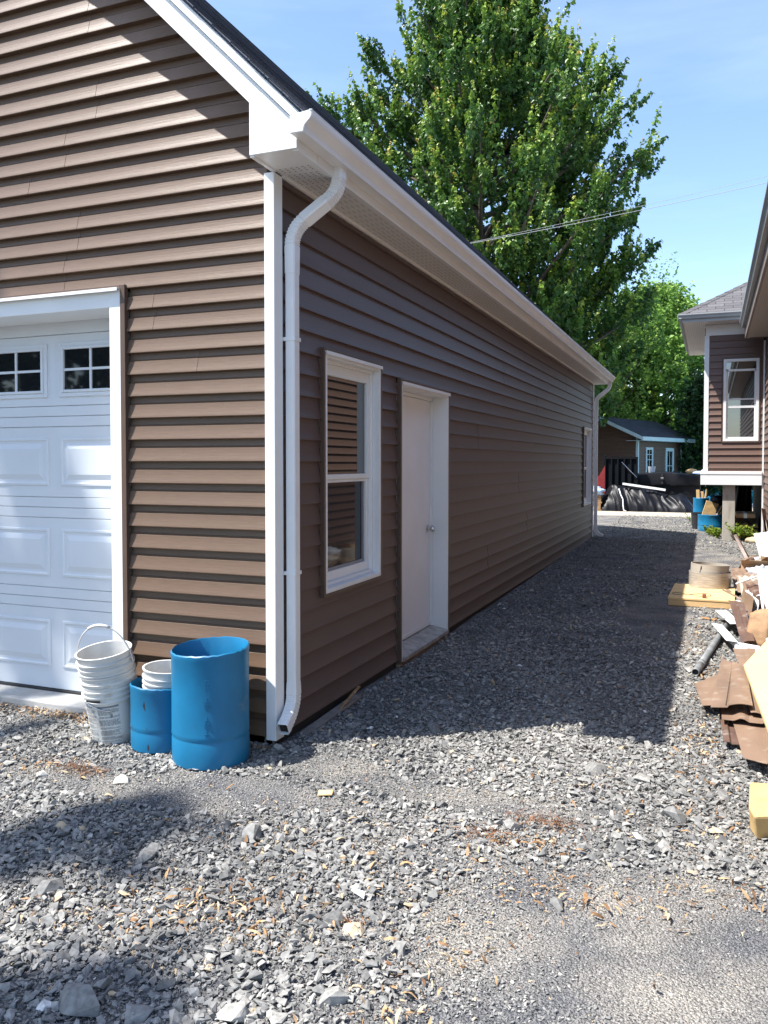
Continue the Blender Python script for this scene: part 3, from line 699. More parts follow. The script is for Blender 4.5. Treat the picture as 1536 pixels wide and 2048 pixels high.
mb = MB(); mb.box(-.04, -1.184, .955, .04, -1.165, .968); mb.build('buckle', M_white, cv)

def lump(name, mtl, c, r, seed, flat=.6, label=None, cat=None, group=None, n=2, amp=.25, frq=1.8):
    bm = bmesh.new(); bmesh.ops.create_icosphere(bm, subdivisions=n+1, radius=1)
    for v in bm.verts:
        k = 1 + amp*mnoise.noise(v.co*frq + Vector((seed*3.1, seed, 0)))
        v.co = Vector((v.co.x*r[0]*k, v.co.y*r[1]*k, v.co.z*r[2]*k))
    me = bpy.data.meshes.new(name); bm.to_mesh(me); bm.free(); me.materials.append(mtl)
    me.polygons.foreach_set('use_smooth', [True]*len(me.polygons))
    o = bpy.data.objects.new(name, me); o.location = c; COL.objects.link(o)
    if label: tag(o, label, cat, group)
    return o
lump('sack', mat('tan_sack', (.55, .36, .17), .85, var=.2), (1.64, 22.8, 1.22), (.17, .14, .10), 3, label='rounded tan sack lying on the hot tub cover', cat='sack')
o = lump('scoop', M_pale, (1.84, 22.4, 1.19), (.16, .12, .06), 5, label='pale blue plastic scoop on the right edge of the hot tub', cat='scoop')
mb = MB(); mb.lathe([(.0, 0), (.085, 0), (.115, .24), (.12, .245), (.12, .255), (.105, .255), (.076, .01), (0, .01)], 20)
o = mb.build('bucket', M_white, smooth='auto'); o.location = (.46, 23.1, 1.13); tag(o, 'small white bucket on top of the black hot tub cover', 'bucket')

# heap under black plastic
mb = MB(); nx, ny = 84, 40
hv = []
for j in range(ny+1):
    for i in range(nx+1):
        u, v = i/nx, j/ny
        x = -.92 + 2.68*u; y = 20.72 + 1.35*v
        e = min(1, min(u, 1-u)*7)*min(1, min(v*3.2, (1-v)*3))
        h = .66*(e**.6)*(1 - .18*u + .14*math.sin(u*6.0) + .05*math.sin(u*15))
        f = abs(mnoise.noise((u*6 + v*3.2, v*1.1, 2.1))); f2 = abs(mnoise.noise((u*22 + v*9, v*2.2, 5)))
        h += (.13*f + .09*f2 - .05)*(.35 + .65*e)*(1 if e > 0 else 0)
        yo = -.16*f - .10*f2 if v < .35 else 0
        hv.append((x + .05*mnoise.noise((u*9, v*9, 7)), y + yo, .085 + max(0, h)))
mb.add(hv, [(j*(nx+1)+i, j*(nx+1)+i+1, (j+1)*(nx+1)+i+1, (j+1)*(nx+1)+i) for j in range(ny) for i in range(nx)])
tag(mb.build('covered_heap', M_bplas, smooth=True), 'long low heap covered with crumpled black plastic on the concrete', 'covered heap')
mb = MB(); mb.obox((.38, 21.0, .80), (.60, 0, -.085), (0, .018, 0), (.004, 0, .030)); tag(mb.build('trim_strip', M_white), 'straight white trim strip lying on the black plastic heap', 'trim strip')
mb = MB(); mb.tube([(-.30, 20.78, .74), (-.24, 20.66, .58), (-.17, 20.63, .44), (-.16, 20.58, .26), (-.14, 20.55, .13), (-.06, 20.5, .10)], .016, 7)
tag(mb.build('cord', M_white, smooth=True), 'white cord hanging down the front of the black plastic heap', 'cord')
# ramp gate
rg = thing('ramp_gate', 'tall black mesh trailer ramp standing upright behind the plastic heap', 'ramp gate', (-.36, 22.0, .08), R(-2))
M_bst = mat('black_painted_steel', (.006, .007, .009), .7, spec=.12)
M_mesh = mat('expanded_mesh', (.008, .011, .014), .9, spec=.1, var=.5, scale=60, bump=.5)
mb = MB()
for k in range(6): mb.box(-.48+.19*k-.02, -.03, 0, -.48+.19*k+.02, .03, 1.58)
mb.box(-.53, -.035, 0, -.485, .035, 1.68); mb.box(-.5, -.028, 1.54, .49, .028, 1.60); mb.box(-.5, -.028, .0, .49, .028, .06)
mb.build('frame', M_bst, rg)
mb = MB(); mb.box(-.49, .031, .03, .48, .037, 1.56); mb.build('mesh_panel', M_mesh, rg)
mb = MB(); mb.tube([(.02, -.05, 1.44), (.46, -.05, .98)], .012, 6); mb.build('strut', M_steel, rg)
mb = MB(); mb.extr([(-.93, 21.6, .55), (-.80, 21.6, .55), (-.80, 21.6, 1.42), (-.95, 21.6, 1.15)], (0, .05, 0)); mb.extr([(-1.2, 21.62, .55), (-.931, 21.62, .55), (-.951, 21.62, 1.12), (-1.2, 21.62, 1.05)], (0, .03, 0))
tag(mb.build('red_board', M_red), 'red tapered panel half hidden behind the far downspout', 'panel')
lump('tarp_bundle', M_pale, (-.98, 20.85, .66), (.24, .18, .15), 8, label='crumpled pale blue tarp bundle on the stacked boards by the garage end', cat='bundle', n=2, amp=.5, frq=2.6)
for k in range(4):
    mb = MB(); mb.box(-1.75, 20.65+.02*k, .09+.11*k, -.78-.03*(k % 2), 20.85+.02*k, .135+.11*k)
    for xx in (-1.5, -.85): mb.box(xx-.04, 20.67+.02*k, .136+.11*k, xx+.04, 20.83+.02*k, .199+.11*k)
    o = mb.build('board', M_wood2); tag(o, ('lowest', 'second', 'third', 'topmost')[k] + ' brown board in the stack under the pale blue bundle', 'board', 'stacked boards beside the heap')

# pool
M_water = bpy.data.materials.new('pool_water'); M_water.use_nodes = True
b = M_water.node_tree.nodes['Principled BSDF']; b.inputs['Base Color'].default_value = (.02, .36, .40, 1); b.inputs['Roughness'].default_value = .12
n = M_water.node_tree.nodes.new('ShaderNodeTexNoise'); n.inputs['Scale'].default_value = 2.5
bn = M_water.node_tree.nodes.new('ShaderNodeBump'); bn.inputs['Strength'].default_value = .25
M_water.node_tree.links.new(n.outputs['Fac'], bn.inputs['Height']); M_water.node_tree.links.new(bn.outputs[0], b.inputs['Normal'])
pl = thing('swimming_pool', 'teal swimming pool with white coping seen beneath the raised bump-out', 'pool', (5.5, 31, .08))
mb = MB(); mb.box(1.9, 25.4, .06, 10.2, 37.4, .10); W(mb, 'water', M_water, pl)
mb = MB(); mb.box(1.6, 37.41, .05, 10.5, 37.8, .20); mb.box(1.6, 25.0, .05, 10.5, 25.39, .16); mb.box(10.21, 25.4, .05, 10.5, 37.4, .16); mb.box(1.6, 25.4, .05, 1.89, 37.4, .16); W(mb, 'coping', M_white, pl)
mb = MB(); mb.box(1.9, 37.30, .101, 10.2, 37.405, .19); W(mb, 'liner_edge', mat('teal_liner', (.03, .33, .37), .4), pl)
mb = MB(); mb.tube([(2.5, 39.0, .08), (2.5, 39.0, .9)], .13, 10); tag(mb.build('red_post', M_red, smooth='auto'), 'short red post beyond the pool seen under the bump-out', 'post')
mb = MB(); mb.tube([(2.82, 39.3, .08), (2.82, 39.3, .92)], .07, 10); tag(mb.build('white_post', M_white, smooth='auto'), 'thin white post next to the red post beyond the pool', 'post')
# ================================================================== PAILS AND CUT DRUMS BY THE CORNER
M_pail = mat('white_pail_plastic', (.60, .59, .56), .5, var=.12, scale=9, detail=6, bump=.03, bscale=40)
M_paild = mat('pail_dirty', (.68, .67, .63), .5, var=.0, col2=(.44, .40, .34), scale=11, lo=.52, hi=.72, detail=7)
M_ink = mat('grey_print', (.20, .21, .22), .6)
M_black = mat('black_clip', (.02, .02, .02), .5)
def pail(name, label, loc, rot, mtl, handle=None, H=.37, group='nested white pails', rscale=1):
    t = thing(name, label, 'pail', loc, 0, group); t.rotation_euler = rot
    mb = MB()
    rb, rt = .128*rscale, .148*rscale
    rr = lambda z: rb + (rt-rb)*z/H
    P = [(0, .004), (rb-.006, .004), (rb, .010), (rr(.24), .24)]
    for z in (.262, .292, .322):
        P += [(rr(z), z-.010), (rr(z)+.009, z-.004), (rr(z)+.0095, z+.004), (rr(z)+.001, z+.006)]
    P += [(rr(H)-.0, H-.020), (rr(H)+.006, H-.012), (rr(H)+.007, H-.002), (rr(H)+.002, H), (rr(H)-.004, H-.002)]
    P += [(rr(H-.03)-.004, H-.03), (rb-.006, .016), (0, .014)]
    mb.lathe(P, 40); mb.build('bucket_body', mtl, t, smooth='auto')
    if handle:
        a0, up, fwd = handle
        mb = MB(); pts = []
        for i in range(25):
            a = math.pi*i/24
            pts.append(((rt+.012)*math.cos(a)*math.cos(a0) - fwd*math.sin(a)*math.sin(a0), (rt+.012)*math.cos(a)*math.sin(a0)+fwd*math.sin(a)*math.cos(a0), .285 + up*math.sin(a)))
        mb.tube(pts, .0042, 6); hb = mb.build('bail_handle', M_pail if up > 0 else M_steel, t, smooth=True)
        if up > 0:
            mb = MB(); mb.tube(pts[9:16], .009, 8); mb.build('grip', M_pail, hb, smooth=True)
    return t
GP = -.062
ax = (R(-3), R(-9), 0)      # the stack leans to the left
base = Vector((-.945, -.175, GP+.004)); rotm = Euler((R(8), R(-1.5), 0)).to_matrix()
p1 = pail('pail', 'dirty white pail with printed grey label at the bottom of the leaning pail stack', base, (R(8), R(-1.5), R(0)), M_paild, handle=(R(-110), -.085, .13))
# label printed on the lower pail: blocks of small grey lines
rnd = random.Random(9)
mb = MB()
def cyl_patch(mb, a0, a1, z0, z1, rfun, n=4, o=.0012):
    vs = []
    for i in range(n+1):
        a = a0+(a1-a0)*i/n
        for z in (z0, z1): vs.append(((rfun(z)+o)*math.cos(a), (rfun(z)+o)*math.sin(a), z))
    mb.add(vs, [(2*i, 2*i+2, 2*i+3, 2*i+1) for i in range(n)])
rf1 = lambda z: .128+.02*z/.37
for col_, (a0, a1) in enumerate(((R(-122), R(-88)), (R(-82), R(-34)))):
    z = .222
    while z > .03:
        blk = rnd.randint(2, 6)
        for _ in range(blk):
            e = a1 - (a1-a0)*rnd.choice((0, 0, 0, .1, .35))
            q = a0
            while q < e - R(2):
                q2 = min(e, q + R(rnd.uniform(3, 9))); cyl_patch(mb, q, q2, z, z+.0030, rf1, 2); q = q2 + R(1.2)
            z -= .0062
            if z < .03: break
        z -= .007
cyl_patch(mb, R(-82), R(-34), .232, .243, rf1, 5); cyl_patch(mb, R(-122), R(-96), .232, .237, rf1, 5)
mb.build('printed_label', M_ink, p1)
mb = MB(); cyl_patch(mb, R(-105), R(-70), .271, .283, lambda z: .1435, 5, .011); mb.build('black_clip', M_black, p1)
pz = rotm @ Vector((0, 0, .080))
pail('pail', 'white pail nested in the middle of the leaning pail stack', base+pz, (R(8), R(-1.5), 0), M_pail)
pail('pail', 'topmost pail of the leaning stack with its white wire handle standing up', base+pz*1.95, (R(9), R(-2), 0), M_pail, handle=(R(18), .235, -.02))
M_blue2 = mat('scuffed_blue_drum', (.004, .140, .28), .5, var=.08, scale=5, bump=.05, bscale=60)
def add_stain(m, seed, colr, scale, stretch, lo, hi):
    t = m.node_tree; b = t.nodes['Principled BSDF']; src = b.inputs['Base Color'].links[0].from_socket
    tc = t.nodes.new('ShaderNodeTexCoord'); mp = t.nodes.new('ShaderNodeMapping'); mp.inputs['Scale'].default_value = stretch; mp.inputs['Location'].default_value = (seed, seed*.7, seed*1.3)
    mp.inputs['Rotation'].default_value = (.35, 0, .2)
    nz = t.nodes.new('ShaderNodeTexNoise'); nz.inputs['Scale'].default_value = scale; nz.inputs['Detail'].default_value = 5
    rp = t.nodes.new('ShaderNodeValToRGB'); rp.color_ramp.elements[0].position = lo; rp.color_ramp.elements[1].position = hi
    mx = t.nodes.new('ShaderNodeMix'); mx.data_type = 'RGBA'; mx.inputs['B'].default_value = (*colr, 1)
    t.links.new(tc.outputs['Object'], mp.inputs['Vector']); t.links.new(mp.outputs[0], nz.inputs['Vector']); t.links.new(nz.outputs['Fac'], rp.inputs['Fac'])
    t.links.new(rp.outputs[0], mx.inputs['Factor']); t.links.new(src, mx.inputs['A']); t.links.new(mx.outputs['Result'], b.inputs['Base Color'])
add_stain(M_blue2, 2.3, (.03, .02, .02), 9, (3, 3, .9), .66, .70)
add_stain(M_blue, 5.1, (.13, .22, .27), 3, (1, 1, 1.6), .65, .76)
add_stain(M_paild, 3.3, (.12, .10, .08), 14, (1.5, 1.5, .8), .69, .73)
def drum(name, label, loc, r, H, mtl, slant=(0, 0), sq=1.0, rz=0, ring=.13, group=None, wall=.006):
    t = thing(name, label, 'drum', loc, rz, group)
    n = 56; P = [(r*.90, 0), (r*.985, .010), (r, .035), (r, ring-.020), (r*.985, ring-.010), (r*.985, ring-.004), (r*1.008, ring+.006), (r, ring+.022), (r*.997, H*.6), (r, H-.035), (r*1.012, H-.028), (r*1.014, H-.006), (r*.985, H), (r*.97, H-.006), (r*.97, H*.5), (r*.96, .03), (.001, .02)]
    mb = MB(); vs = []
    rn = random.Random(int(r*1e4))
    jag = [rn.uniform(-.003, .003) for _ in range(n)]
    for (q, z) in P:
        for k in range(n):
            a = 2*math.pi*k/n; c, s_ = math.cos(a), math.sin(a)
            zz = z
            if z > H*.4:
                f = (z-H*.4)/(H*.6); zz = z + f*(slant[0]*c + slant[1]*s_) + (jag[k] if z > H-.03 else 0)
            vs.append((q*c, q*s_*sq, zz))
    fs = [(i*n+k, i*n+(k+1) % n, (i+1)*n+(k+1) % n, (i+1)*n+k) for i in range(len(P)-1) for k in range(n)]
    fs.append(tuple((len(P)-1)*n+k for k in range(n)))
    mb.add(vs, fs); mb.build('drum_body', mtl, t, smooth='auto')
    return t
bd = drum('blue_drum', 'tall blue plastic drum with its top cut off, at the white corner post', (-.245, -.262, GP), .205, .605, M_blue, slant=(.010, .012), sq=.92, rz=R(10), ring=.155)
# embossed litre marks
mb = None
for k, zz in enumerate((.44, .335, .235, .165)):
    mb = MB(); a = R(-73)
    def bar(da, z, w_, h_):
        ang = a + da
        p = Vector((.2055*math.cos(ang), .2055*.92*math.sin(ang), z)); tn = Vector((-math.sin(ang), math.cos(ang), 0)); no = Vector((math.cos(ang), math.sin(ang), 0))
        mb.obox(p, tn*w_/2, no*.0013, Vector((0, 0, h_/2)))
    bar(0, zz+.030, .026, .003); bar(0, zz+.040, .003, .016)
    if k < 3:
        for da in (-.055, -.018, .018, .055):
            bar(da, zz+.006, .003, .022)
        bar(-.036, zz+.016, .010, .003); bar(-.036, zz+.004, .010, .003); bar(-.036, zz-.006, .010, .003); bar(.036, zz+.016, .010, .003); bar(.036, zz-.006, .010, .003); bar(.075, zz-.004, .006, .003)
    mb.build('embossed_mark', M_blue, bd)
bs = drum('blue_drum', 'short scuffed blue drum between the white pails and the tall blue drum', (-.625, -.180, GP), .166, .355, M_blue2, slant=(-.004, -.008), rz=R(-15), ring=.12)
pail('pail', 'white pail standing inside the short blue drum', (-.612, -.165, GP+.075), (R(3), R(2), R(40)), M_pail, H=.37, rscale=.86)

# drums by the pier of the neighbour
add_stain(MATS["pier_concrete"], 1.0, (.30, .27, .22), 5, (2, 2, .4), .55, .75)
def scrap_board(label, a, b, wd, th, mtl, nm='wood_scrap', cat='wood scrap', group=None, roll=0):
    a, b = Vector(a), Vector(b); d = b-a; t = d.normalized(); s = t.cross(Vector((0, 0, 1))); s = s.normalized() if s.length > .05 else Vector((1, 0, 0))
    s = Matrix.Rotation(roll, 3, t) @ s; n = s.cross(t)
    mb = MB(); mb.obox((a+b)/2, d/2, s*wd/2, n*th/2); o = mb.build(nm, mtl, bevel=.003); return tag(o, label, cat, group)
drum('blue_drum', 'tall blue drum holding upright wood offcuts, left of the concrete pier', (2.00, 15.75, .04), .165, .68, M_blue, group=None)
drum('blue_drum', 'blue drum standing behind the other drums beside the concrete pier', (2.36, 16.1, .04), .22, .70, M_blue)
drum('blue_drum', 'low cut blue drum full of timber offcuts in front of the concrete pier', (2.22, 14.95, .04), .275, .36, M_blue)
mb = MB(); mb.lathe([(0, 0), (.10, 0), (.13, .34), (.14, .35), (.14, .37), (.12, .37), (.09, .02), (0, .02)], 20); o = mb.build('black_bucket', M_rubber, smooth='auto'); o.location = (1.93, 15.35, .04); tag(o, 'dark bucket squeezed between the two front blue drums', 'bucket')
scrap_board('upright pale wood offcut, leftmost in the tall drum by the pier', (1.95, 15.7, .3), (1.93, 15.72, .90), .07, .03, M_wood, group='offcuts standing in the tall drum')
scrap_board('upright pale wood offcut in the middle of the tall drum by the pier', (2.02, 15.72, .3), (2.02, 15.75, .86), .06, .03, M_wood, group='offcuts standing in the tall drum')
scrap_board('slanting pale wood stick, rightmost in the tall drum by the pier', (2.02, 15.7, .3), (2.12, 15.72, .92), .05, .03, M_wood, group='offcuts standing in the tall drum')
scrap_board('square pale plywood offcut sticking out of the low blue drum', (2.10, 14.9, .2), (2.24, 14.95, .66), .26, .02, M_ply, roll=R(85), group='offcuts in the low drum')
for k, lb in enumerate(('brown timber offcut leaning steeply right in the low blue drum', 'brown timber offcut leaning low to the right in the low blue drum', 'short dark timber offcut just behind the plywood in the low blue drum')):
    scrap_board(lb, (2.24+.04*k, 14.85+.05*k, .2), (2.44+.05*k, 14.9+.1*k, .58-.06*k), .06, .04, M_wood2, group='offcuts in the low drum')
lump('black_bag', M_bplas, (2.42, 15.6, .66), (.22, .2, .14), 11, label='black plastic bag on top of the rear blue drum', cat='bag', amp=.4, n=2, frq=2.5)
# beneath the bump-out
mb = MB(); vs = []
for j in range(9):
    for i in range(21):
        u, v = i/20, j/8; vs.append((2.63+.34*u+.05*v*(u-.5), 14.2+.07*math.sin(u*14+v*2)+.08*v, 1.08-.62*v))
mb.add(vs, [(j*21+i, j*21+i+1, (j+1)*21+i+1, (j+1)*21+i) for j in range(8) for i in range(20)])
o = mb.build('plastic_curtain', M_bplas, smooth=True); s = o.modifiers.new('solid', 'SOLIDIFY'); s.thickness = .004
tag(o, 'black plastic sheet hanging under the bump-out right of the pier', 'plastic sheet')
mb = MB(); mb.box(2.62, 13.85, .05, 3.05, 15.0, .42); o = mb.build('dark_crate', M_bmdark, bevel=.01); tag(o, 'dark crate in the shade under the bump-out', 'crate')
mb = MB(); mb.box(2.67, 13.3, .44, 3.0, 14.3, .52); mb.box(2.665, 13.295, .455, 3.005, 13.2995, .505); o = mb.build('boxed_boards', M_card); tag(o, 'flat brown carton with a white strip under the bump-out', 'carton')
mb = MB(); mb.box(2.80, 13.29, .437, 2.86, 14.3, .5245); o2 = W(mb, 'white_strip', M_white, o)
for k in range(3):
    mb = MB(); z = .05+.10*k
    mb.box(2.62, 13.32, z, 3.06, 13.42, z+.03); mb.box(2.62, 13.7, z, 3.06, 13.8, z+.03)
    for xx in (2.63, 2.80, 2.97): mb.box(xx, 13.32, z+.0305, xx+.08, 13.84, z+.07)
    o = mb.build('pallet', M_wood2); tag(o, ('bottom', 'middle', 'top')[k] + ' small pallet of the stack under the flat carton', 'pallet', 'pallets under the bump-out')

# ================================================================== DEBRIS ALONG THE HOUSE
def sheet(pts, th, mtl, name, label, cat, n=(1, 1), prof=None, group=None, parent=None):
    """thin bent sheet: pts = back-left, back-right, front-right, front-left; prof(u) lifts it across its width"""
    bl, br_, fr_, fl = map(Vector, pts); nu, nv = n
    nrm = (br_-bl).cross(fl-bl).normalized(); nrm = nrm if nrm.z > 0 else -nrm
    mb = MB(); vs = []
    for j in range(nv+1):
        for i in range(nu+1):
            u, v = i/nu, j/nv
            p = (bl*(1-u)+br_*u)*(1-v) + (fl*(1-u)+fr_*u)*v
            vs.append(p + nrm*(prof(u, v) if prof else 0))
    m0 = len(vs); low = [p - nrm*th for p in vs]
    q = lambda i, j: j*(nu+1)+i
    fs = [(q(i, j), q(i+1, j), q(i+1, j+1), q(i, j+1)) for j in range(nv) for i in range(nu)]
    fs += [tuple(m0+x for x in reversed(f)) for f in fs]
    rim = [q(i, 0) for i in range(nu+1)] + [q(nu, j) for j in range(1, nv+1)] + [q(i, nv) for i in range(nu-1, -1, -1)] + [q(0, j) for j in range(nv-1, 0, -1)]
    fs += [(rim[k], rim[(k+1) % len(rim)], m0+rim[(k+1) % len(rim)], m0+rim[k]) for k in range(len(rim))]
    mb.add(vs+low, fs); o = mb.build(name, mtl, parent)
    return tag(o, label, cat, group) if label else o
add_stain(M_bmetal, 4.2, (.34, .27, .21), 7, (1.5, 1.5, 1.5), .56, .74)
add_stain(M_bmdark, 1.2, (.30, .25, .20), 8, (1, 1, 1), .58, .72)
# platform with the two cut form tubes
pf = thing('wooden_platform', 'small plywood topped timber platform lying on the gravel', 'platform', (2.14, 5.98, -.04), R(-1.5))
mb = MB(); mb.box(-.34, -.56, .072, .33, .52, .094); mb.build('plywood_top', M_ply, pf, bevel=.003)
mb = MB(); mb.box(-.335, -.555, .004, .325, -.515, .071); mb.box(-.335, .475, .004, .325, .515, .071); mb.box(-.335, -.514, .004, -.295, .474, .071); mb.box(.285, -.514, .004, .325, .474, .071); mb.build('timber_frame', M_wood, pf, bevel=.003)
def ring_tube(name, label, loc, r, h, th, mtl, tilt, n=48, notch=False):
    mb = MB(); mb.lathe([(r, 0), (r, h), (r-th, h), (r-th, 0), (r, 0)], n)
    o = mb.build(name, mtl, smooth='auto'); o.location = loc; o.rotation_euler = tilt; return tag(o, label, 'form tube', 'cut form tubes')
ring_tube('form_tube', 'wider cut form tube wrapped in shiny film, lower of the two on the platform', (2.205, 6.42, .056), .232, .175, .008, M_wrap, (0, R(.5), 0))
rt_ = ring_tube('form_tube', 'plain grey brown cut form tube standing in the wrapped one on the platform', (2.20, 6.42, .115), .212, .205, .008, M_sono, (R(-1.5), R(2.5), 0))
mb = MB(); mb.obox((-.10, -.1868, .155), (.003, 0, 0), (0, .0012, 0), (.006, 0, .045)); mb.obox((-.092, -.1915, .165), (.008, 0, 0), (0, .0012, 0), (0, 0, .02)); mb.build('tear', M_wall_in, rt_)
mb = MB()
pts = [(2.14+.0+.22*math.sin(t*2*math.pi)*.9-.12, 5.66+.10*math.sin(t*4*math.pi), .0605+.006*math.sin(9*t)) for t in [i/40 for i in range(41)]]
mb.tube(pts, .0028, 5); tag(mb.build('twine', mat('green_cord', (.04, .09, .05), .6), smooth=True), 'thin green cord looped on the plywood platform', 'cord')
mb = MB(); mb.box(2.135, 5.47, .0555, 2.175, 5.52, .098); tag(mb.build('brick_chip', mat('reddish_block', (.22, .08, .05), .8, var=.2), bevel=.004), 'small reddish brown block on the front edge of the plywood platform', 'block')
# grey pipe
mb = MB()
a, b = Vector((2.118, 2.45, -.022)), Vector((2.36, 4.35, -.012)); pp = [a+(b-a)*t for t in (0, .13, .131, .16, .161, .6, 1)]
mb.tube(pp, [.027, .027, .030, .030, .027, .027, .027], 18, caps=False); d = (b-a).normalized()
o = mb.build('grey_pipe', M_grey_pipe, smooth='auto'); s = o.modifiers.new('solid', 'SOLIDIFY'); s.thickness = .004; s.offset = -1
tag(o, 'long grey plastic pipe lying on the gravel in front of the debris', 'pipe')
mb = MB(); mb.tube([a+d*.02, a+d*.03], .022, 16); W(mb, 'dark_mouth_disc', M_wall_in, o)  # near-black disc stands for the shade inside the pipe mouth
# white angle offcuts
def angle_piece(label, a, b, up, w1, w2, name='angle_trim'):
    a, b, up = Vector(a), Vector(b), Vector(up); d = (b-a).normalized(); s = d.cross(up).normalized(); u = s.cross(d)
    mb = MB(); mb.extr([a, a+s*w1, a+s*w1-u*.004, a+s*.004-u*.004, a+s*.004-u*w2, a-u*w2], b-a)
    return tag(mb.build(name, M_white), label, 'trim offcut', 'white trim offcuts')
angle_piece('bent white trim offcut, nearest to the grey pipe', (2.315, 4.05, .05), (2.43, 3.42, .03), (.1, 0, 1), .09, .07)
angle_piece('grey shaded white trim offcut lying crosswise beside the kraft bag', (2.41, 3.46, .02), (2.60, 3.46, .0), (0, -.5, 1), .12, .05)
angle_piece('white trim offcut pointing up toward the plywood platform', (2.36, 4.78, .06), (2.48, 4.0, .08), (-.1, .2, 1), .10, .03)
angle_piece('small white trim offcut tucked behind the bent ones', (2.46, 4.55, .02), (2.56, 4.3, .10), (.3, 0, 1), .06, .03)
sheet([(2.38, 4.5, .20), (2.50, 4.35, .22), (2.56, 3.55, .03), (2.46, 3.5, .01)], .004, M_bmdark, 'brown_offcut', 'dark brown metal offcut standing between white trim and kraft bag', 'metal offcut', (2, 1), lambda u, v: .03*math.sin(u*6))
for k, (x, y) in enumerate(((2.50, 4.6), (2.54, 4.5), (2.585, 4.42))):
    sheet([(x, y+.35, .16), (x+.02, y+.38, .26), (x+.09, y-.4, .26-.02*k), (x+.06, y-.4, .03)], .004, (M_bmetal, M_white, M_bmdark)[k], 'siding_sliver', ('brown', 'white', 'dark')[k] + ' siding sliver leaning behind the kraft bag', 'siding sliver', (1, 3), lambda u, v: .02*math.sin(v*7), group='siding slivers behind the kraft bag')
# kraft bag
kb = thing('kraft_bag', 'crumpled brown kraft paper bag on its base among the debris', 'paper bag', (2.60, 3.72, -.05), R(-25))
mb = MB(); vs = []
for j in range(9):
    for i in range(24):
        a = 2*math.pi*i/24; z = j/8*.30
        sx, sy = .092+.006*math.sin(j*2+i), .062*(1-.3*j/8)
        c, s_ = math.cos(a), math.sin(a)
        x = sx*math.copysign(abs(c)**.5, c); y = sy*math.copysign(abs(s_)**.5, s_)
        vs.append((x+.010*mnoise.noise((x*14, z*12, j)), y+.012*mnoise.noise((x*9, z*14, 3+i*.2)) + .10*(z/.3)**2, z + (.05*c if j == 8 else 0)))
mb.add(vs, [(j*24+i, j*24+(i+1) % 24, (j+1)*24+(i+1) % 24, (j+1)*24+i) for j in range(8) for i in range(24)] + [tuple(range(24))])
o = mb.build('paper', mat('kraft_paper', (.30, .18, .095), .8, var=.2, scale=12, bump=.4, bscale=25), kb, smooth='auto'); s = o.modifiers.new('solid', 'SOLIDIFY'); s.thickness = .002
# white boards on the right
sheet([(2.645, 5.0, .42), (2.80, 5.1, .46), (2.80, 3.35, -.02), (2.655, 3.40, -.04)], .02, mat('pale_panel', (.62, .67, .72), .5, var=.06), 'leaning_board', 'tall pale grey white panel leaning at the right edge above the foam', 'panel', (1, 1))
sheet([(2.80, 9.3, .46), (3.02, 9.3, .50), (3.02, 8.4, .0), (2.90, 8.3, -.02)], .012, M_white, 'white_board', 'bright white board propped against the house wall behind the cardboard box', 'board')
# cardboard box with plastic
cb = thing('cardboard_box', 'open cardboard box lying against the debris with clear plastic spilling out', 'cardboard box', (2.78, 7.0, -.04), R(-14))
mb = MB(); mb.box(-.22, -.005, 0, .3, .0, .30); mb.box(-.225, 0, 0, -.22, .40, .33); mb.box(-.22, .395, 0, .3, .40, .31); mb.box(-.22, .0005, 0, .3, .3945, .005)
mb.add([(-.225, 0, .30), (-.225, .4, .33), (-.30, .38, .20), (-.30, .02, .16)], [(0, 1, 2, 3)]); mb.add([(-.22, -.003, .30), (.3, -.003, .30), (.3, -.10, .37), (-.20, -.10, .36)], [(0, 1, 2, 3)])
mb.build('carton', M_card, cb)
o = lump('plastic_bag', mat('clear_bag', (.40, .43, .49), .25, var=.12, scale=10, bump=.4), (2.80, 6.82, .16), (.16, .10, .12), 21, label='crumpled translucent plastic bag spilling over the cardboard box front', cat='plastic bag', amp=.5, n=3, frq=3)
mb = MB(); mb.box(2.72, 6.70, .055, 2.83, 6.715, .085); tag(mb.build('yellow_tag', mat('yellow_tag', (.85, .70, .05), .5)), 'small yellow tag under the plastic bag', 'tag')
# brown offcuts stacked right of the tubes
for k in range(5):
    x = 2.45+.035*k; y = 6.75-.18*k
    sheet([(x, y+.35, .20-.02*k), (x+.22, y+.30, .21-.015*k), (x+.27, y-.42, .06-.012*k), (x+.02, y-.40, .045-.012*k)], .004, (M_bmetal, M_bmetal, M_sono, M_bmetal, M_bmdark)[k], 'curved_offcut',
          ('topmost and longest curved brown offcut right of the form tubes', 'second curved brown offcut right of the form tubes', 'beige curved offcut between brown ones right of the form tubes', 'lower brown offcut reaching down to the platform edge', 'dark brown offcut at the bottom of the stack beside the platform')[k],
          'metal offcut', (6, 6), lambda u, v, k=k: .03*math.sin(math.pi*v)*(1+.2*k) + .008*(abs((u*3) % 1-.5)*2 > .75), group='curved offcuts beside the form tubes')
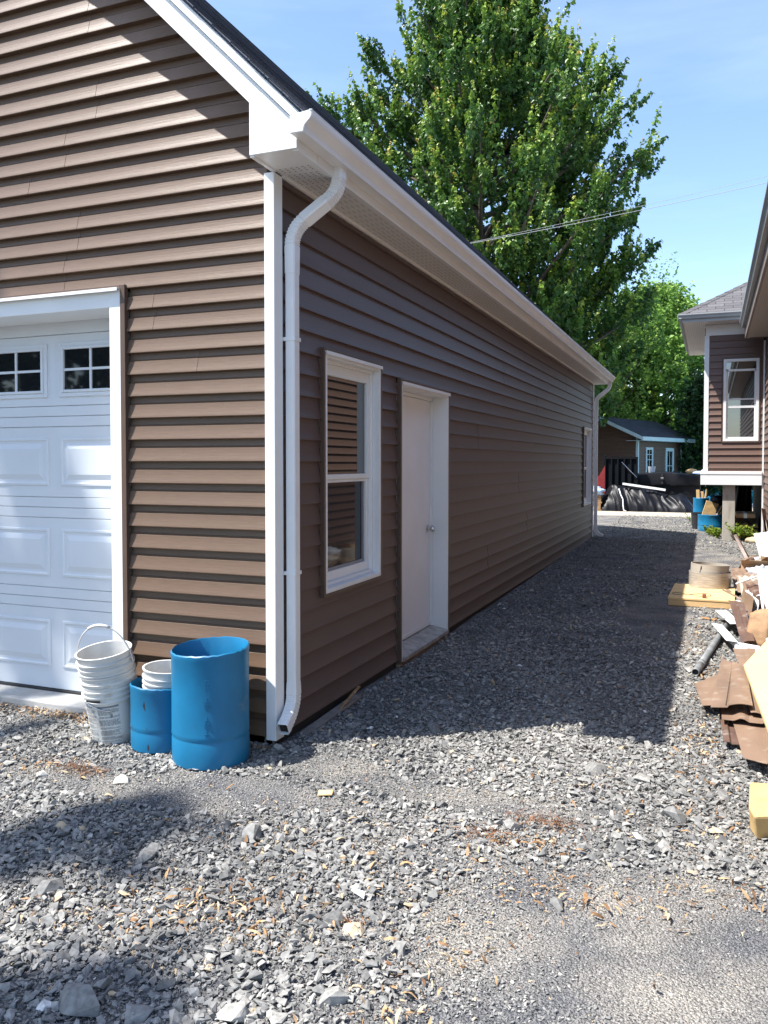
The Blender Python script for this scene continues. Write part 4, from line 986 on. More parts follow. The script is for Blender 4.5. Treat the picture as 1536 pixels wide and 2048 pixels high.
# brown leaning pieces further back
sheet([(2.52, 8.95, .46), (2.60, 8.98, .45), (2.79, 8.75, .05), (2.70, 8.65, .03)], .006, M_bmdark, 'leaning_offcut', 'dark brown offcut leaning left above the cardboard box', 'metal offcut', (3, 4), lambda u, v: .03*math.sin(u*5)+.04*v*v)
mb = MB(); pts = [(2.57+.085*math.cos(t), 7.9, .09+.13*math.sin(t)) for t in [R(a) for a in range(75, 290, 12)]]
vs = []
for p in pts: vs += [(p[0], p[1]-.03, p[2]), (p[0], p[1]+.03, p[2])]
mb.add(vs, [(2*i, 2*i+2, 2*i+3, 2*i+1) for i in range(len(pts)-1)]); o = mb.build('curled_strip', M_bmetal, smooth=True); s = o.modifiers.new('solid', 'SOLIDIFY'); s.thickness = .003
tag(o, 'curled brown metal strip forming a hoop left of the cardboard box', 'metal strip')
for k in range(4):
    sheet([(2.62+.07*k, 8.3-.1*k, .18+.03*k), (2.9+.03*k, 8.6-.1*k, .22), (2.95, 8.25-.1*k, .10), (2.64+.05*k, 7.9, .08+.02*k)], .005, (M_bmetal, M_bmdark, M_white, M_card)[k], 'tangled_offcut', ('brown metal', 'dark brown metal', 'white', 'tan cardboard')[k]+' offcut in the tangle behind the cardboard box', 'offcut', (2, 3), lambda u, v: .03*math.sin(u*4+v*3), group='tangled offcuts behind the box')
for k, (x, zt) in enumerate(((2.99, .78), (3.05, .60))):
    sheet([(x-.02, 10.6, zt), (x+.06, 11.1, zt-.05), (x+.08, 10.7, .02), (x+.03, 10.2, .02)], .006, (M_bmdark, M_bmetal)[k], 'tall_offcut', ('taller dark', 'shorter brown')[k]+' panel offcut leaning on the house wall near the inside corner', 'panel offcut', (3, 3), lambda u, v: .02*math.sin(u*9)+.05*v*(1-v), group='panels leaning on the house wall')
# white bits between
for k, (a, b, wd) in enumerate((((2.50, 5.62, .03), (2.62, 5.3, .03), .10), ((2.56, 5.75, .12), (2.70, 5.2, .10), .05), ((2.60, 5.3, .05), (2.68, 4.95, .2), .06), ((2.48, 5.9, .17), (2.80, 6.2, .27), .022))):
    scrap_board(('flat white scrap touching the platform corner', 'narrow white strip over the flat white scrap', 'white strip tilted up toward the tall panel', 'thin white rod pointing up to the right past the offcuts')[k], a, b, wd, .012, M_white, 'white_scrap', 'scrap', 'white scraps by the platform')
mb = MB(); mb.box(2.665, 5.18, .06, 2.69, 5.26, .16); tag(mb.build('blue_scrap', mat('blue_scrap', (.03, .06, .45), .5)), 'small blue scrap beside the tall pale panel', 'scrap')
rnd = random.Random(21)
for k in range(9):
    x = 2.40+.30*rnd.random(); y = 3.9+3.0*rnd.random(); a = rnd.uniform(0, 3.1); l = rnd.uniform(.10, .22); z = gz(x, y)+rnd.uniform(.02, .14); tl = rnd.uniform(-.06, .10)
    scrap_board('thin siding sliver lying loose in the debris between platform and foam board', (x-l*math.cos(a), y-l*math.sin(a), z), (x+l*math.cos(a), y+l*math.sin(a), z+tl), rnd.uniform(.015, .05), .006, (M_bmetal, M_bmdark, M_grey_pipe)[k % 3], 'loose_sliver', 'siding sliver', 'loose slivers in the debris', rnd.uniform(-.6, .6))
# brown sheet metal offcuts in front: ribbed panels, near edge raised
def rib(u, v):
    f = (u*2.0) % 1
    return .016*max(0, min(1, (f-.45)/.2)) if f < .8 else .016*(1-(f-.8)/.2)
L_ = 'ribbed brown sheet offcuts'
sheet([(2.12, 2.16, -.03), (2.30, 2.42, .0), (2.29, 1.52, .02), (2.172, 1.50, .005)], .003, M_bmetal, 'metal_sheet', 'leftmost small brown sheet offcut with a cut corner', 'metal sheet', (6, 1), lambda u, v: .004*(u > .6), L_)
sA = sheet([(2.300, 2.80, .025), (2.455, 2.35, .05), (2.452, 1.285, .085), (2.222, 1.285, .062)], .003, M_bmetal, 'metal_sheet', 'topmost brown sheet with a row of small perforations', 'metal sheet', (20, 2), lambda u, v: .012*(u > .42)+.010*math.sin(max(0, u-.42)/.58*3.14)*(u > .42), L_)
mb = MB()
for k in range(34):
    t = k/33; mb.obox(Vector((2.367-.060*t, 2.46-1.13*t, .048+.026*t)), (.003, 0, 0), (0, .006, 0), (0, 0, .001))
mb.build('perforation', M_wall_in, sA)
sheet([(2.40, 2.3, .035), (2.64, 2.2, .06), (2.60, 1.20, .065), (2.44, 1.27, .060)], .003, M_bmetal, 'metal_sheet', 'brown sheet tucked under the yellow foam, right of the perforated one', 'metal sheet', (10, 1), lambda u, v: .006*math.sin(u*8), L_)
sheet([(2.285, 2.0, .0), (2.60, 2.0, .01), (2.575, 1.13, .042), (2.283, 1.20, .022)], .003, M_bmetal, 'metal_sheet', 'middle brown sheet with a zigzag front edge', 'metal sheet', (24, 1), rib, L_)
sheet([(2.262, 1.75, -.03), (2.37, 1.75, -.03), (2.372, .875, -.01), (2.290, .89, -.022)], .003, M_bmdark, 'metal_sheet', 'dusty narrow brown sheet sticking out low on the left', 'metal sheet', (8, 1), lambda u, v: .012*(u < .4), L_)
sheet([(2.325, 1.6, -.005), (2.62, 1.6, .0), (2.535, .475, .03), (2.378, .60, .012)], .003, M_bmetal, 'metal_sheet', 'lowest front brown sheet with a raised fold on its right', 'metal sheet', (24, 1), lambda u, v: .018*max(0, u-.62) + (.006 if .70 < u < .76 else 0), L_)
sheet([(2.39, 3.3, .0), (2.56, 3.3, .0), (2.50, 2.45, .035), (2.42, 2.62, .02)], .003, M_bmetal, 'metal_sheet', 'brown sheet just behind the corner of the yellow foam', 'metal sheet', (6, 1), lambda u, v: .01*(u > .5), L_)
sheet([(2.430, 2.136, .135), (2.66, 3.12, .16), (2.86, 1.9, .19), (2.50, .66, .14)], .028, M_foam, 'foam_sheet', 'large pale yellow foam board lying on the brown sheets', 'foam board')
mb = MB()
mb.add([(2.386, .075, .085), (2.372, -.19, .075), (2.392, -.272, .065), (2.56, -.22, .08), (2.60, .10, .09),
        (2.392, .065, -.06), (2.384, -.13, -.055), (2.405, -.205, -.06), (2.56, -.17, -.06), (2.60, .08, -.06)],
       [(0, 1, 2, 3, 4), (9, 8, 7, 6, 5), (0, 5, 6, 1), (1, 6, 7, 2), (2, 7, 8, 3), (3, 8, 9, 4), (4, 9, 5, 0)])
tag(mb.build('foam_block', mat('yellow_foam_cut', (.60, .40, .165), .8, var=.14, scale=6, bump=.4, bscale=22), bevel=.012), 'chunky broken yellow foam block on the gravel at the right edge', 'foam block')
scrap_board('small tan wood chip on the open gravel in front of the tall drum', (.50, -.48, gz(.5, -.48)+.012), (.565, -.455, gz(.5, -.48)+.016), .05, .01, M_ply)
scrap_board('orange brown bark sliver on the gravel before the platform', (2.13, 4.78, gz(2.2, 4.7)+.012), (2.27, 4.70, gz(2.2, 4.7)+.014), .045, .01, mat('bark', (.45, .22, .08), .9, var=.2))
mb = MB(); mb.box(2.285, 4.30, gz(2.28, 4.3), 2.335, 4.36, gz(2.28, 4.3)+.006); tag(mb.build('green_scrap', mat('green_scrap', (.10, .55, .20), .6)), 'little green plastic scrap beside the bark sliver', 'scrap')
# offcuts at the foot of the garage wall
scrap_board('thin brown stick propped at the foot of the garage wall', (.055, .66, -.05), (.10, .92, .06), .02, .012, M_wood2, 'stick', 'stick')
scrap_board('grey board piece half buried along the foundation by the downspout', (.045, .25, -.055), (.05, 1.0, -.03), .06, .02, M_concd, 'board_piece', 'board')

# cables
def cable(label, pts, r):
    mb = MB(); P = [Vector(p) for p in pts]; out = []
    for i in range(25):
        t = i/24; p = P[0].lerp(P[1], t); p.z -= .5*math.sin(math.pi*t)*.3; out.append(p)
    mb.tube(out, r, 6, caps=False); return tag(mb.build('cable', mat('pale_cable', (.38, .39, .41), .4), smooth=True), label, 'cable', 'overhead cables')
cable('upper pale overhead cable crossing in front of the big maple', [(-7, 15.5, 6.58), (7, 15.5, 8.18)], .0038)
cable('lower pale overhead cable crossing in front of the big maple', [(-7, 15.5, 6.62), (7, 15.5, 7.98)], .0058)

# ================================================================== GROUND
def ground_mat():
    m = bpy.data.materials.new('gravel_ground'); m.use_nodes = True; t = m.node_tree; b = t.nodes['Principled BSDF']; b.inputs['Roughness'].default_value = .95
    b.inputs['Specular IOR Level'].default_value = .2
    N = t.nodes.new; L = t.links.new
    tc = N('ShaderNodeTexCoord')
    v1 = N('ShaderNodeTexVoronoi'); v1.inputs['Scale'].default_value = 95; L(tc.outputs['Object'], v1.inputs['Vector'])
    v2 = N('ShaderNodeTexVoronoi'); v2.inputs['Scale'].default_value = 260; L(tc.outputs['Object'], v2.inputs['Vector'])
    n1 = N('ShaderNodeTexNoise'); n1.inputs['Scale'].default_value = 2.6; n1.inputs['Detail'].default_value = 6; L(tc.outputs['Object'], n1.inputs['Vector'])
    r1 = N('ShaderNodeValToRGB'); e = r1.color_ramp.elements; e[0].position = 0; e[0].color = (.12, .118, .115, 1); e[1].position = 1; e[1].color = (.46, .44, .405, 1)
    k = r1.color_ramp.elements.new(.55); k.color = (.27, .262, .248, 1)
    s = N('ShaderNodeSeparateColor'); L(v2.outputs['Color'], s.inputs[0]); L(s.outputs[0], r1.inputs['Fac'])
    r2 = N('ShaderNodeValToRGB'); e = r2.color_ramp.elements; e[0].position = .36; e[0].color = (.46, .48, .53, 1); e[1].position = .66; e[1].color = (1.02, .98, .92, 1)
    L(n1.outputs['Fac'], r2.inputs['Fac'])
    mx = N('ShaderNodeMix'); mx.data_type = 'RGBA'; mx.blend_type = 'MULTIPLY'; mx.inputs['Factor'].default_value = 1
    L(r1.outputs[0], mx.inputs['A']); L(r2.outputs[0], mx.inputs['B']); L(mx.outputs['Result'], b.inputs['Base Color'])
    ad = N('ShaderNodeMath'); ad.operation = 'MULTIPLY_ADD'; ad.inputs[1].default_value = .35; L(v2.outputs['Distance'], ad.inputs[0]); L(v1.outputs['Distance'], ad.inputs[2])
    bn = N('ShaderNodeBump'); bn.inputs['Strength'].default_value = .9; bn.inputs['Distance'].default_value = .012; bn.invert = True
    L(ad.outputs[0], bn.inputs['Height']); L(bn.outputs[0], b.inputs['Normal'])
    return m
M_ground = ground_mat()
def grid_axis(pts):
    out = []
    for a, b, n in pts: out += list(np.linspace(a, b, n, endpoint=False))
    return out + [pts[-1][1]]
gx = grid_axis([(-600, -40, 6), (-40, -4, 9), (-4, 4, 110), (4, 40, 9), (40, 600, 6)])
gy = grid_axis([(-300, -20, 5), (-20, -4, 6), (-4, 8, 150), (8, 20, 40), (20, 60, 8), (60, 900, 6)])
vs = [(x, y, gz(x, y)) for y in gy for x in gx]; nx = len(gx)
mb = MB(); mb.add(vs, [(j*nx+i, j*nx+i+1, (j+1)*nx+i+1, (j+1)*nx+i) for j in range(len(gy)-1) for i in range(nx-1)])
struct(mb.build('ground', M_ground, smooth=True, recalc=False))
mb = MB(); mb.box(-9, 18.75, -.1, 12, 25.0, .085); mb.box(-9, 25.0, -.1, 1.55, 34, .085)
struct(mb.build('concrete_patio', mat('patio_concrete', (.40, .35, .28), .9, var=.12, scale=2, detail=8, bump=.1, bscale=40)))

# ---- loose stone: one object of countless angular chips
rng = np.random.default_rng(11)
def hull_variants(n, npts, seed, thick=(.26, .52)):
    out = []; rn = random.Random(seed)
    for i in range(n):
        bm = bmesh.new()
        ax = (1, rn.uniform(.48, .9), rn.uniform(*thick))
        for _ in range(npts):
            v = Vector((rn.gauss(0, 1), rn.gauss(0, 1), rn.gauss(0, 1))).normalized() * rn.uniform(.8, 1.05)
            bm.verts.new((v.x*ax[0], v.y*ax[1], v.z*ax[2]))
        r = bmesh.ops.convex_hull(bm, input=bm.verts)
        bmesh.ops.delete(bm, geom=[g for g in r['geom_interior'] if isinstance(g, bmesh.types.BMVert)], context='VERTS')
        bm.verts.ensure_lookup_table(); bmesh.ops.triangulate(bm, faces=bm.faces); bm.verts.index_update()
        out.append((np.array([v.co[:] for v in bm.verts]), np.array([[v.index for v in f.verts] for f in bm.faces])))
        bm.free()
    return out
def scatter_mesh(name, variants, pos, scl, rot, tone, mtl, attr='tone'):
    """join many small copies into one mesh; rot: (n,3,3)"""
    VV, FF, TT = [], [], []; base = 0
    pick = rng.integers(0, len(variants), len(pos))
    for k, (v, f) in enumerate(variants):
        idx = np.nonzero(pick == k)[0]
        if not len(idx): continue
        p = np.einsum('nij,vj->nvi', rot[idx], v) * scl[idx][:, None, None] + pos[idx][:, None, :]
        nv = len(v); VV.append(p.reshape(-1, 3))
        FF.append((f[None] + (base + np.arange(len(idx))*nv)[:, None, None]).reshape(-1, f.shape[1]))
        TT.append(np.repeat(tone[idx], nv)); base += nv*len(idx)
    V = np.concatenate(VV); F = np.concatenate(FF); T = np.concatenate(TT)
    return np_mesh(name, V, F, mtl, T, attr)
def np_mesh(name, V, F, mtl, T=None, attr='tone', parent=None):
    me = bpy.data.meshes.new(name); k = F.shape[1]
    me.vertices.add(len(V)); me.vertices.foreach_set('co', V.astype(np.float32).ravel())
    me.loops.add(F.size); me.loops.foreach_set('vertex_index', F.astype(np.int32).ravel())
    me.polygons.add(len(F)); me.polygons.foreach_set('loop_start', np.arange(0, F.size, k, dtype=np.int32))
    try: me.polygons.foreach_set('loop_total', np.full(len(F), k, dtype=np.int32))
    except Exception: pass
    me.update(calc_edges=True)
    if T is not None:
        a = me.attributes.new(attr, 'FLOAT', 'POINT'); a.data.foreach_set('value', T.astype(np.float32))
    me.materials.append(mtl)
    me.polygons.foreach_set('use_smooth', np.zeros(len(F), dtype=bool))
    o = bpy.data.objects.new(name, me); COL.objects.link(o)
    if parent is not None: o.parent = parent
    return o
def rand_rot(n, tilt):
    a = rng.uniform(0, 2*np.pi, n); bx = rng.normal(0, tilt, n); by = rng.normal(0, tilt, n)
    ca, sa, cb, sb, cc, sc_ = np.cos(a), np.sin(a), np.cos(bx), np.sin(bx), np.cos(by), np.sin(by)
    z = np.zeros(n); o = np.ones(n)
    Rz = np.stack([np.stack([ca, -sa, z], 1), np.stack([sa, ca, z], 1), np.stack([z, z, o], 1)], 1)
    Rx = np.stack([np.stack([o, z, z], 1), np.stack([z, cb, -sb], 1), np.stack([z, sb, cb], 1)], 1)
    Ry = np.stack([np.stack([cc, z, sc_], 1), np.stack([z, o, z], 1), np.stack([-sc_, z, cc], 1)], 1)
    return Rz @ Rx @ Ry
def attr_mat(name, ramp, rough=.9, attr='tone', noise_amt=.25, nscale=40, transl=0, spec=.3, bump=0):
    m = bpy.data.materials.new(name); m.use_nodes = True; t = m.node_tree; b = t.nodes['Principled BSDF']; b.inputs['Roughness'].default_value = rough
    b.inputs['Specular IOR Level'].default_value = spec
    N = t.nodes.new; L = t.links.new
    at = N('ShaderNodeAttribute'); at.attribute_name = attr
    r = N('ShaderNodeValToRGB'); els = r.color_ramp.elements
    els[0].position, els[0].color = ramp[0][0], (*ramp[0][1], 1); els[1].position, els[1].color = ramp[-1][0], (*ramp[-1][1], 1)
    for p, c in ramp[1:-1]:
        e = els.new(p); e.color = (*c, 1)
    L(at.outputs['Fac'], r.inputs['Fac']); col = r.outputs[0]
    if noise_amt:
        tc = N('ShaderNodeTexCoord'); n = N('ShaderNodeTexNoise'); n.inputs['Scale'].default_value = nscale; n.inputs['Detail'].default_value = 5; L(tc.outputs['Object'], n.inputs['Vector'])
        rr = N('ShaderNodeValToRGB'); rr.color_ramp.elements[0].position = .3; rr.color_ramp.elements[1].position = .7
        rr.color_ramp.elements[0].color = (1-noise_amt,)*3 + (1,); rr.color_ramp.elements[1].color = (1+noise_amt,)*3 + (1,)
        L(n.outputs['Fac'], rr.inputs['Fac']); mx = N('ShaderNodeMix'); mx.data_type = 'RGBA'; mx.blend_type = 'MULTIPLY'; mx.inputs['Factor'].default_value = 1
        L(col, mx.inputs['A']); L(rr.outputs[0], mx.inputs['B']); col = mx.outputs['Result']
        if bump:
            bn = N('ShaderNodeBump'); bn.inputs['Strength'].default_value = bump; bn.inputs['Distance'].default_value = .004
            L(n.outputs['Fac'], bn.inputs['Height']); L(bn.outputs[0], b.inputs['Normal'])
    L(col, b.inputs['Base Color'])
    if transl:
        tr = N('ShaderNodeBsdfTranslucent'); L(col, tr.inputs['Color']); ms = N('ShaderNodeMixShader'); ms.inputs[0].default_value = transl
        L(b.outputs[0], ms.inputs[1]); L(tr.outputs[0], ms.inputs[2]); L(ms.outputs[0], t.nodes['Material Output'].inputs['Surface'])
    return m
M_stone = attr_mat('grey_stone', [(0, (.098, .098, .096)), (.30, (.190, .187, .178)), (.62, (.300, .291, .268)), (.86, (.41, .39, .35)), (.94, (.56, .54, .49)), (.97, (.46, .35, .22)), (1, (.66, .64, .60))], noise_amt=.30, nscale=48, bump=.7)
def vnoise(x, y, s, seed):
    return np.array([mnoise.noise((a*s, b*s, seed)) for a, b in zip(x, y)])
def dust_mask(x, y):      # fine compacted patches where few stones lie on the surface
    d = np.zeros_like(x)
    for (cx, cy, rx, ry, a) in ((2.25, -1.25, .95, .62, 1.0), (1.9, -1.9, .6, .4, .9), (.15, -.55, .55, .16, .75), (-.35, -.75, .8, .16, .6), (1.1, -.25, .8, .18, .45), (.45, -.15, .35, .2, .6), (1.7, 5, .5, 1.5, .5), (2.2, 9.5, .9, 3, .4)):
        d = np.maximum(d, a*np.exp(-(((x-cx)/rx)**2 + ((y-cy)/ry)**2)**1.5))
    return d
def in_view(x, y, m=.25):
    dx, dy = x-2.2113, y+3.8919; f = -.3737*dx + .9276*dy; r = .9276*dx + .3737*dy
    return (f > 1.2) & (r/f > -.4725-m/f) & (r/f < .4725+m/f)
P_, S_, T_ = [], [], []
for (ya, yb, dens, med, sg) in ((-2.75, -.9, 6800, .0106, .52), (-.9, 1.0, 6600, .0096, .52), (1.0, 3.5, 3800, .0108, .50), (-2.75, -.6, 5200, .0052, .25), (-.6, 1.6, 4200, .0052, .25), (3.5, 7.5, 1700, .0138, .42), (7.5, 12.5, 800, .0145, .35), (12.5, 19.2, 420, .015, .3)):
    xa, xb = -7.0, 3.3
    n = int((xb-xa)*(yb-ya)*dens); x = rng.uniform(xa, xb, n); y = rng.uniform(ya, yb, n)
    keep = (in_view(x, y) | (in_view(x, y, 3.6) & (rng.random(n) < .22) & (med > .006))) & ~((y > .06) & (x < .035)) & ~((x > 3.1) & (y > -1.5))
    x, y = x[keep], y[keep]
    d = dust_mask(x, y); ln = vnoise(x, y, 2.2, 4.0)
    s = med*np.exp(rng.normal(0, sg, len(x)))*(1+.35*ln)
    keep = rng.random(len(x)) > np.clip(d*1.08, 0, .985)*np.where(s < .0065, .72, 1)
    x, y, s, d = x[keep], y[keep], s[keep], d[keep]
    s = np.where(d > .35, np.minimum(s, .0085), s)
    s = np.clip(s, .003, .036)
    z = np.array([gz(a, b) for a, b in zip(x, y)]) + s*rng.uniform(.0, .42, len(x)) + rng.random(len(x))**3*.012*(1-d)
    P_.append(np.stack([x, y, z], 1)); S_.append(s); T_.append(np.clip(.42 + .165*rng.normal(0, 1, len(x)) + .16*vnoise(x, y, 1.1, 9.0), 0, .84))
pos = np.concatenate(P_); scl = np.concatenate(S_); ton = np.concatenate(T_)
odd = rng.random(len(pos)); ton = np.where(odd > .988, .97, ton); ton = np.where(odd < .004, 1.0, ton)
STV = hull_variants(48, 10, 5)
struct(scatter_mesh('loose_gravel', STV, pos, scl, rand_rot(len(pos), .38), ton, M_stone), 'stuff')
print('stones', len(pos))
# ---- the few big rocks, each its own object
big = hull_variants(8, 15, 77, (.45, .75))
ROCKS = [(1.437, -.470, .070, .40, 'dark grey slab rock left of the middle mulch clump'), (-.474, -.70, .060, .88, 'pale rock on the gravel in front of the short drum'),
 (-.03, -1.62, .085, .22, 'dark flat rock low at the left side of the picture'), (.44, -.98, .075, .45, 'grey rock in front of the tall drum, in the tree shade'), (.14, -1.30, .07, .5, 'grey rock at the edge of the left shade patch'),
 (.53, -2.07, .11, .33, 'broad dark rock nearest the bottom left corner'), (.71, -2.05, .065, .5, 'grey rock second from the bottom left corner'), (.97, -1.95, .08, .72, 'light grey block rock near the bottom edge'),
 (1.20, -1.78, .07, .55, 'angular mid grey rock low in the middle of the picture'), (1.67, .32, .085, .38, 'large slate rock at the corner of the garage shadow'), (1.90, .26, .075, .55, 'layered grey rock just outside the garage shadow corner'),
 (2.08, -.13, .075, .30, 'flat dark rock left of the yellow foam block'), (.72, .60, .085, .25, 'flat slate rock inside the garage shadow near its front edge'), (.23, 5.72, .07, .8, 'pale rock at the garage wall beyond the entry door'),
 (1.07, -.36, .05, .15, 'small dark rock left of the pale mulch clump'), (-.90, -.78, .05, .9, 'pale rounded rock near the rusty mulch at the left'), (1.03, -1.42, .06, .16, 'near black rock beside a tan one in the lower middle'), (1.12, -1.45, .055, .965, 'tan rock beside the near black one in the lower middle'),
 (2.06, 2.62, .07, .62, 'grey slab rock beside the mouth of the grey pipe'), (1.96, 3.05, .06, .7, 'pale slate piece on the shadow edge near the grey pipe'), (1.72, -1.02, .05, .30, 'slate stone on the border of the dusty patch')]
for i, (x, y, s, tn, lb) in enumerate(ROCKS):
    v, f = big[i % 8]; T = np.full(len(v), tn)
    rr = rand_rot(1, .18)[0]; vv = v @ rr.T * s*.88
    o = np_mesh('rock', vv, f, M_stone, T); o.location = (x, y, gz(x, y) + s*.12); tag(o, lb, 'rock', 'larger rocks in the gravel')
# ---- dry maple keys and leaf bits
def flake_variants():
    out = []; rn = random.Random(3)
    for k in range(10):
        n = 5; vs = []; L_ = 1.0; wd = rn.uniform(.16, .30); cv = rn.uniform(-1.1, 1.1); up = rn.uniform(.05, .45)
        for i in range(n+1):
            t = i/n; ww = wd*(math.sin(math.pi*min(1, t*.85+.12))**.7); x = (t-.5)*2
            vs += [(x, cv*t*t*.6-ww, up*math.sin(math.pi*t)+rn.uniform(-.03, .03)), (x, cv*t*t*.6+ww, up*math.sin(math.pi*t)+rn.uniform(-.03, .10))]
        out.append((np.array(vs), np.array([[2*i, 2*i+2, 2*i+3, 2*i+1] for i in range(n)])))
    return out
FLV = flake_variants()
P_ = []
def clump(cx, cy, rx, ry, n, rot=0):
    n = int(n*.68); a = rng.normal(0, .5, (n, 2)); c, s_ = math.cos(rot), math.sin(rot)
    P_.append(np.stack([cx + a[:, 0]*rx*c - a[:, 1]*ry*s_, cy + a[:, 0]*rx*s_ + a[:, 1]*ry*c], 1))
for a in ((-1.75, .0, .5, .09, 420), (-1.25, -.03, .35, .09, 260), (-2.2, -.1, .5, .2, 150), (.55, -1.55, .5, .16, 330), (.2, -1.75, .35, .14, 170), (.75, -1.40, .4, .2, 160),
          (1.75, -.95, .5, .16, 260), (1.55, -.62, .25, .12, 170), (1.38, -1.75, .18, .28, 150), (1.45, -1.4, .25, .2, 110), (2.2, .9, .16, .9, 380), (2.25, 2.3, .22, .9, 420), (2.1, 3.6, .2, .8, 300), (2.3, -.3, .3, .5, 130),
          (.4, -.9, .8, .3, 160), (1.2, -1.0, .9, .5, 260), (-.1, -.05, .1, .04, 40), (-.95, -.7, .3, .1, 90), (1.6, .0, .9, .4, 200), (.05, 2.5, .05, 1.2, 90), (2.0, 5.6, .4, .5, 90), (1.2, 4, 1.2, 3, 260), (1.0, 1.5, .9, 1.2, 140), (2.4, -.75, .4, .15, 110)): clump(*a)
xy = np.concatenate(P_); keep = ~((xy[:, 1] > .04) & (xy[:, 0] < .03) & (xy[:, 0] > -.95)) & ~((xy[:, 0] < -.9) & (xy[:, 1] > .055)); xy = xy[keep]
z = np.array([gz(a, b) for a, b in xy]) + rng.uniform(.006, .024, len(xy))
M_leafdry = attr_mat('dry_leaf', [(0, (.14, .07, .035)), (.35, (.33, .19, .09)), (.75, (.50, .34, .19)), (1, (.60, .47, .30))], noise_amt=.2, nscale=60, transl=.15)
struct(scatter_mesh('leaf_litter', FLV, np.concatenate([xy, z[:, None]], 1), np.clip(0.0105*np.exp(rng.normal(0, .48, len(xy))), .004, .026), rand_rot(len(xy), .45), rng.uniform(0, 1, len(xy)), M_leafdry), 'stuff')
P_ = []
for a in ((1.56, -.39, .20, .07, 330), (1.34, -.60, .16, .07, 200), (-.78, -.66, .22, .07, 330), (1.1, -1.42, .06, .04, 40)): clump(*a)
xy = np.concatenate(P_); z = np.array([gz(a, b) for a, b in xy]) + rng.uniform(.002, .030, len(xy))
M_mulch = attr_mat('rust_mulch', [(0, (.06, .025, .012)), (.6, (.17, .07, .03)), (1, (.36, .19, .09))], noise_amt=.2)
thin = [(v*np.array([1, .22, .5]), f) for v, f in FLV]
struct(scatter_mesh('mulch_shreds', thin, np.concatenate([xy, z[:, None]], 1), rng.uniform(.012, .032, len(xy)), rand_rot(len(xy), .5), rng.uniform(0, 1, len(xy)), M_mulch), 'stuff')

# ================================================================== TREES AND PLANTS
LEAF = np.array([(0, 0, 0), (.30, .10, .05), (.52, .42, .02), (.24, .50, .06), (.16, .78, .03), (0, 1.05, -.06), (-.16, .78, .03), (-.24, .50, .06), (-.52, .42, .02), (-.30, .10, .05), (0, .45, .0)])
LEAF_F = np.array([(10, 0, 1), (10, 1, 2), (10, 2, 3), (10, 3, 4), (10, 4, 5), (10, 5, 6), (10, 6, 7), (10, 7, 8), (10, 8, 9), (10, 9, 0)])
LEAF_M = np.array([(0, 0, 0), (.46, .36, .03), (.20, .62, .05), (0, 1.05, -.06), (-.20, .62, .05), (-.46, .36, .03)]); LEAF_MF = np.array([(0, 1, 2), (0, 2, 3), (0, 3, 4), (0, 4, 5)])
LEAF_S = np.array([(0, 0, 0), (.36, .45, .08), (0, 1.05, -.05), (-.36, .45, .08)]); LEAF_SF = np.array([(0, 1, 2), (0, 2, 3)])
def unit(v): return v/np.maximum(1e-9, np.linalg.norm(v, axis=-1, keepdims=True))
def leaf_mesh(name, base, shoot_dir, size, tone, mtl, parent, droop=.75, simple=False):
    n = len(base)
    az = rng.normal(0, 1, (n, 3)); az[:, 2] *= .4
    d = unit(unit(az) + .25*shoot_dir + np.array([0, 0, -droop]))
    ref = rng.normal(0, 1, (n, 3)); ref[:, 2] += .8
    s = unit(np.cross(d, ref)); nn = np.cross(s, d)
    L, F = (LEAF_S, LEAF_SF) if simple else (LEAF_M, LEAF_MF)
    V = base[:, None, :] + size[:, None, None]*(L[None, :, 0:1]*s[:, None, :] + L[None, :, 1:2]*d[:, None, :] + L[None, :, 2:3]*nn[:, None, :])
    k = len(L); FF = (F[None] + (np.arange(n)*k)[:, None, None]).reshape(-1, 3)
    return np_mesh(name, V.reshape(-1, 3), FF, mtl, np.repeat(tone, k), parent=parent)
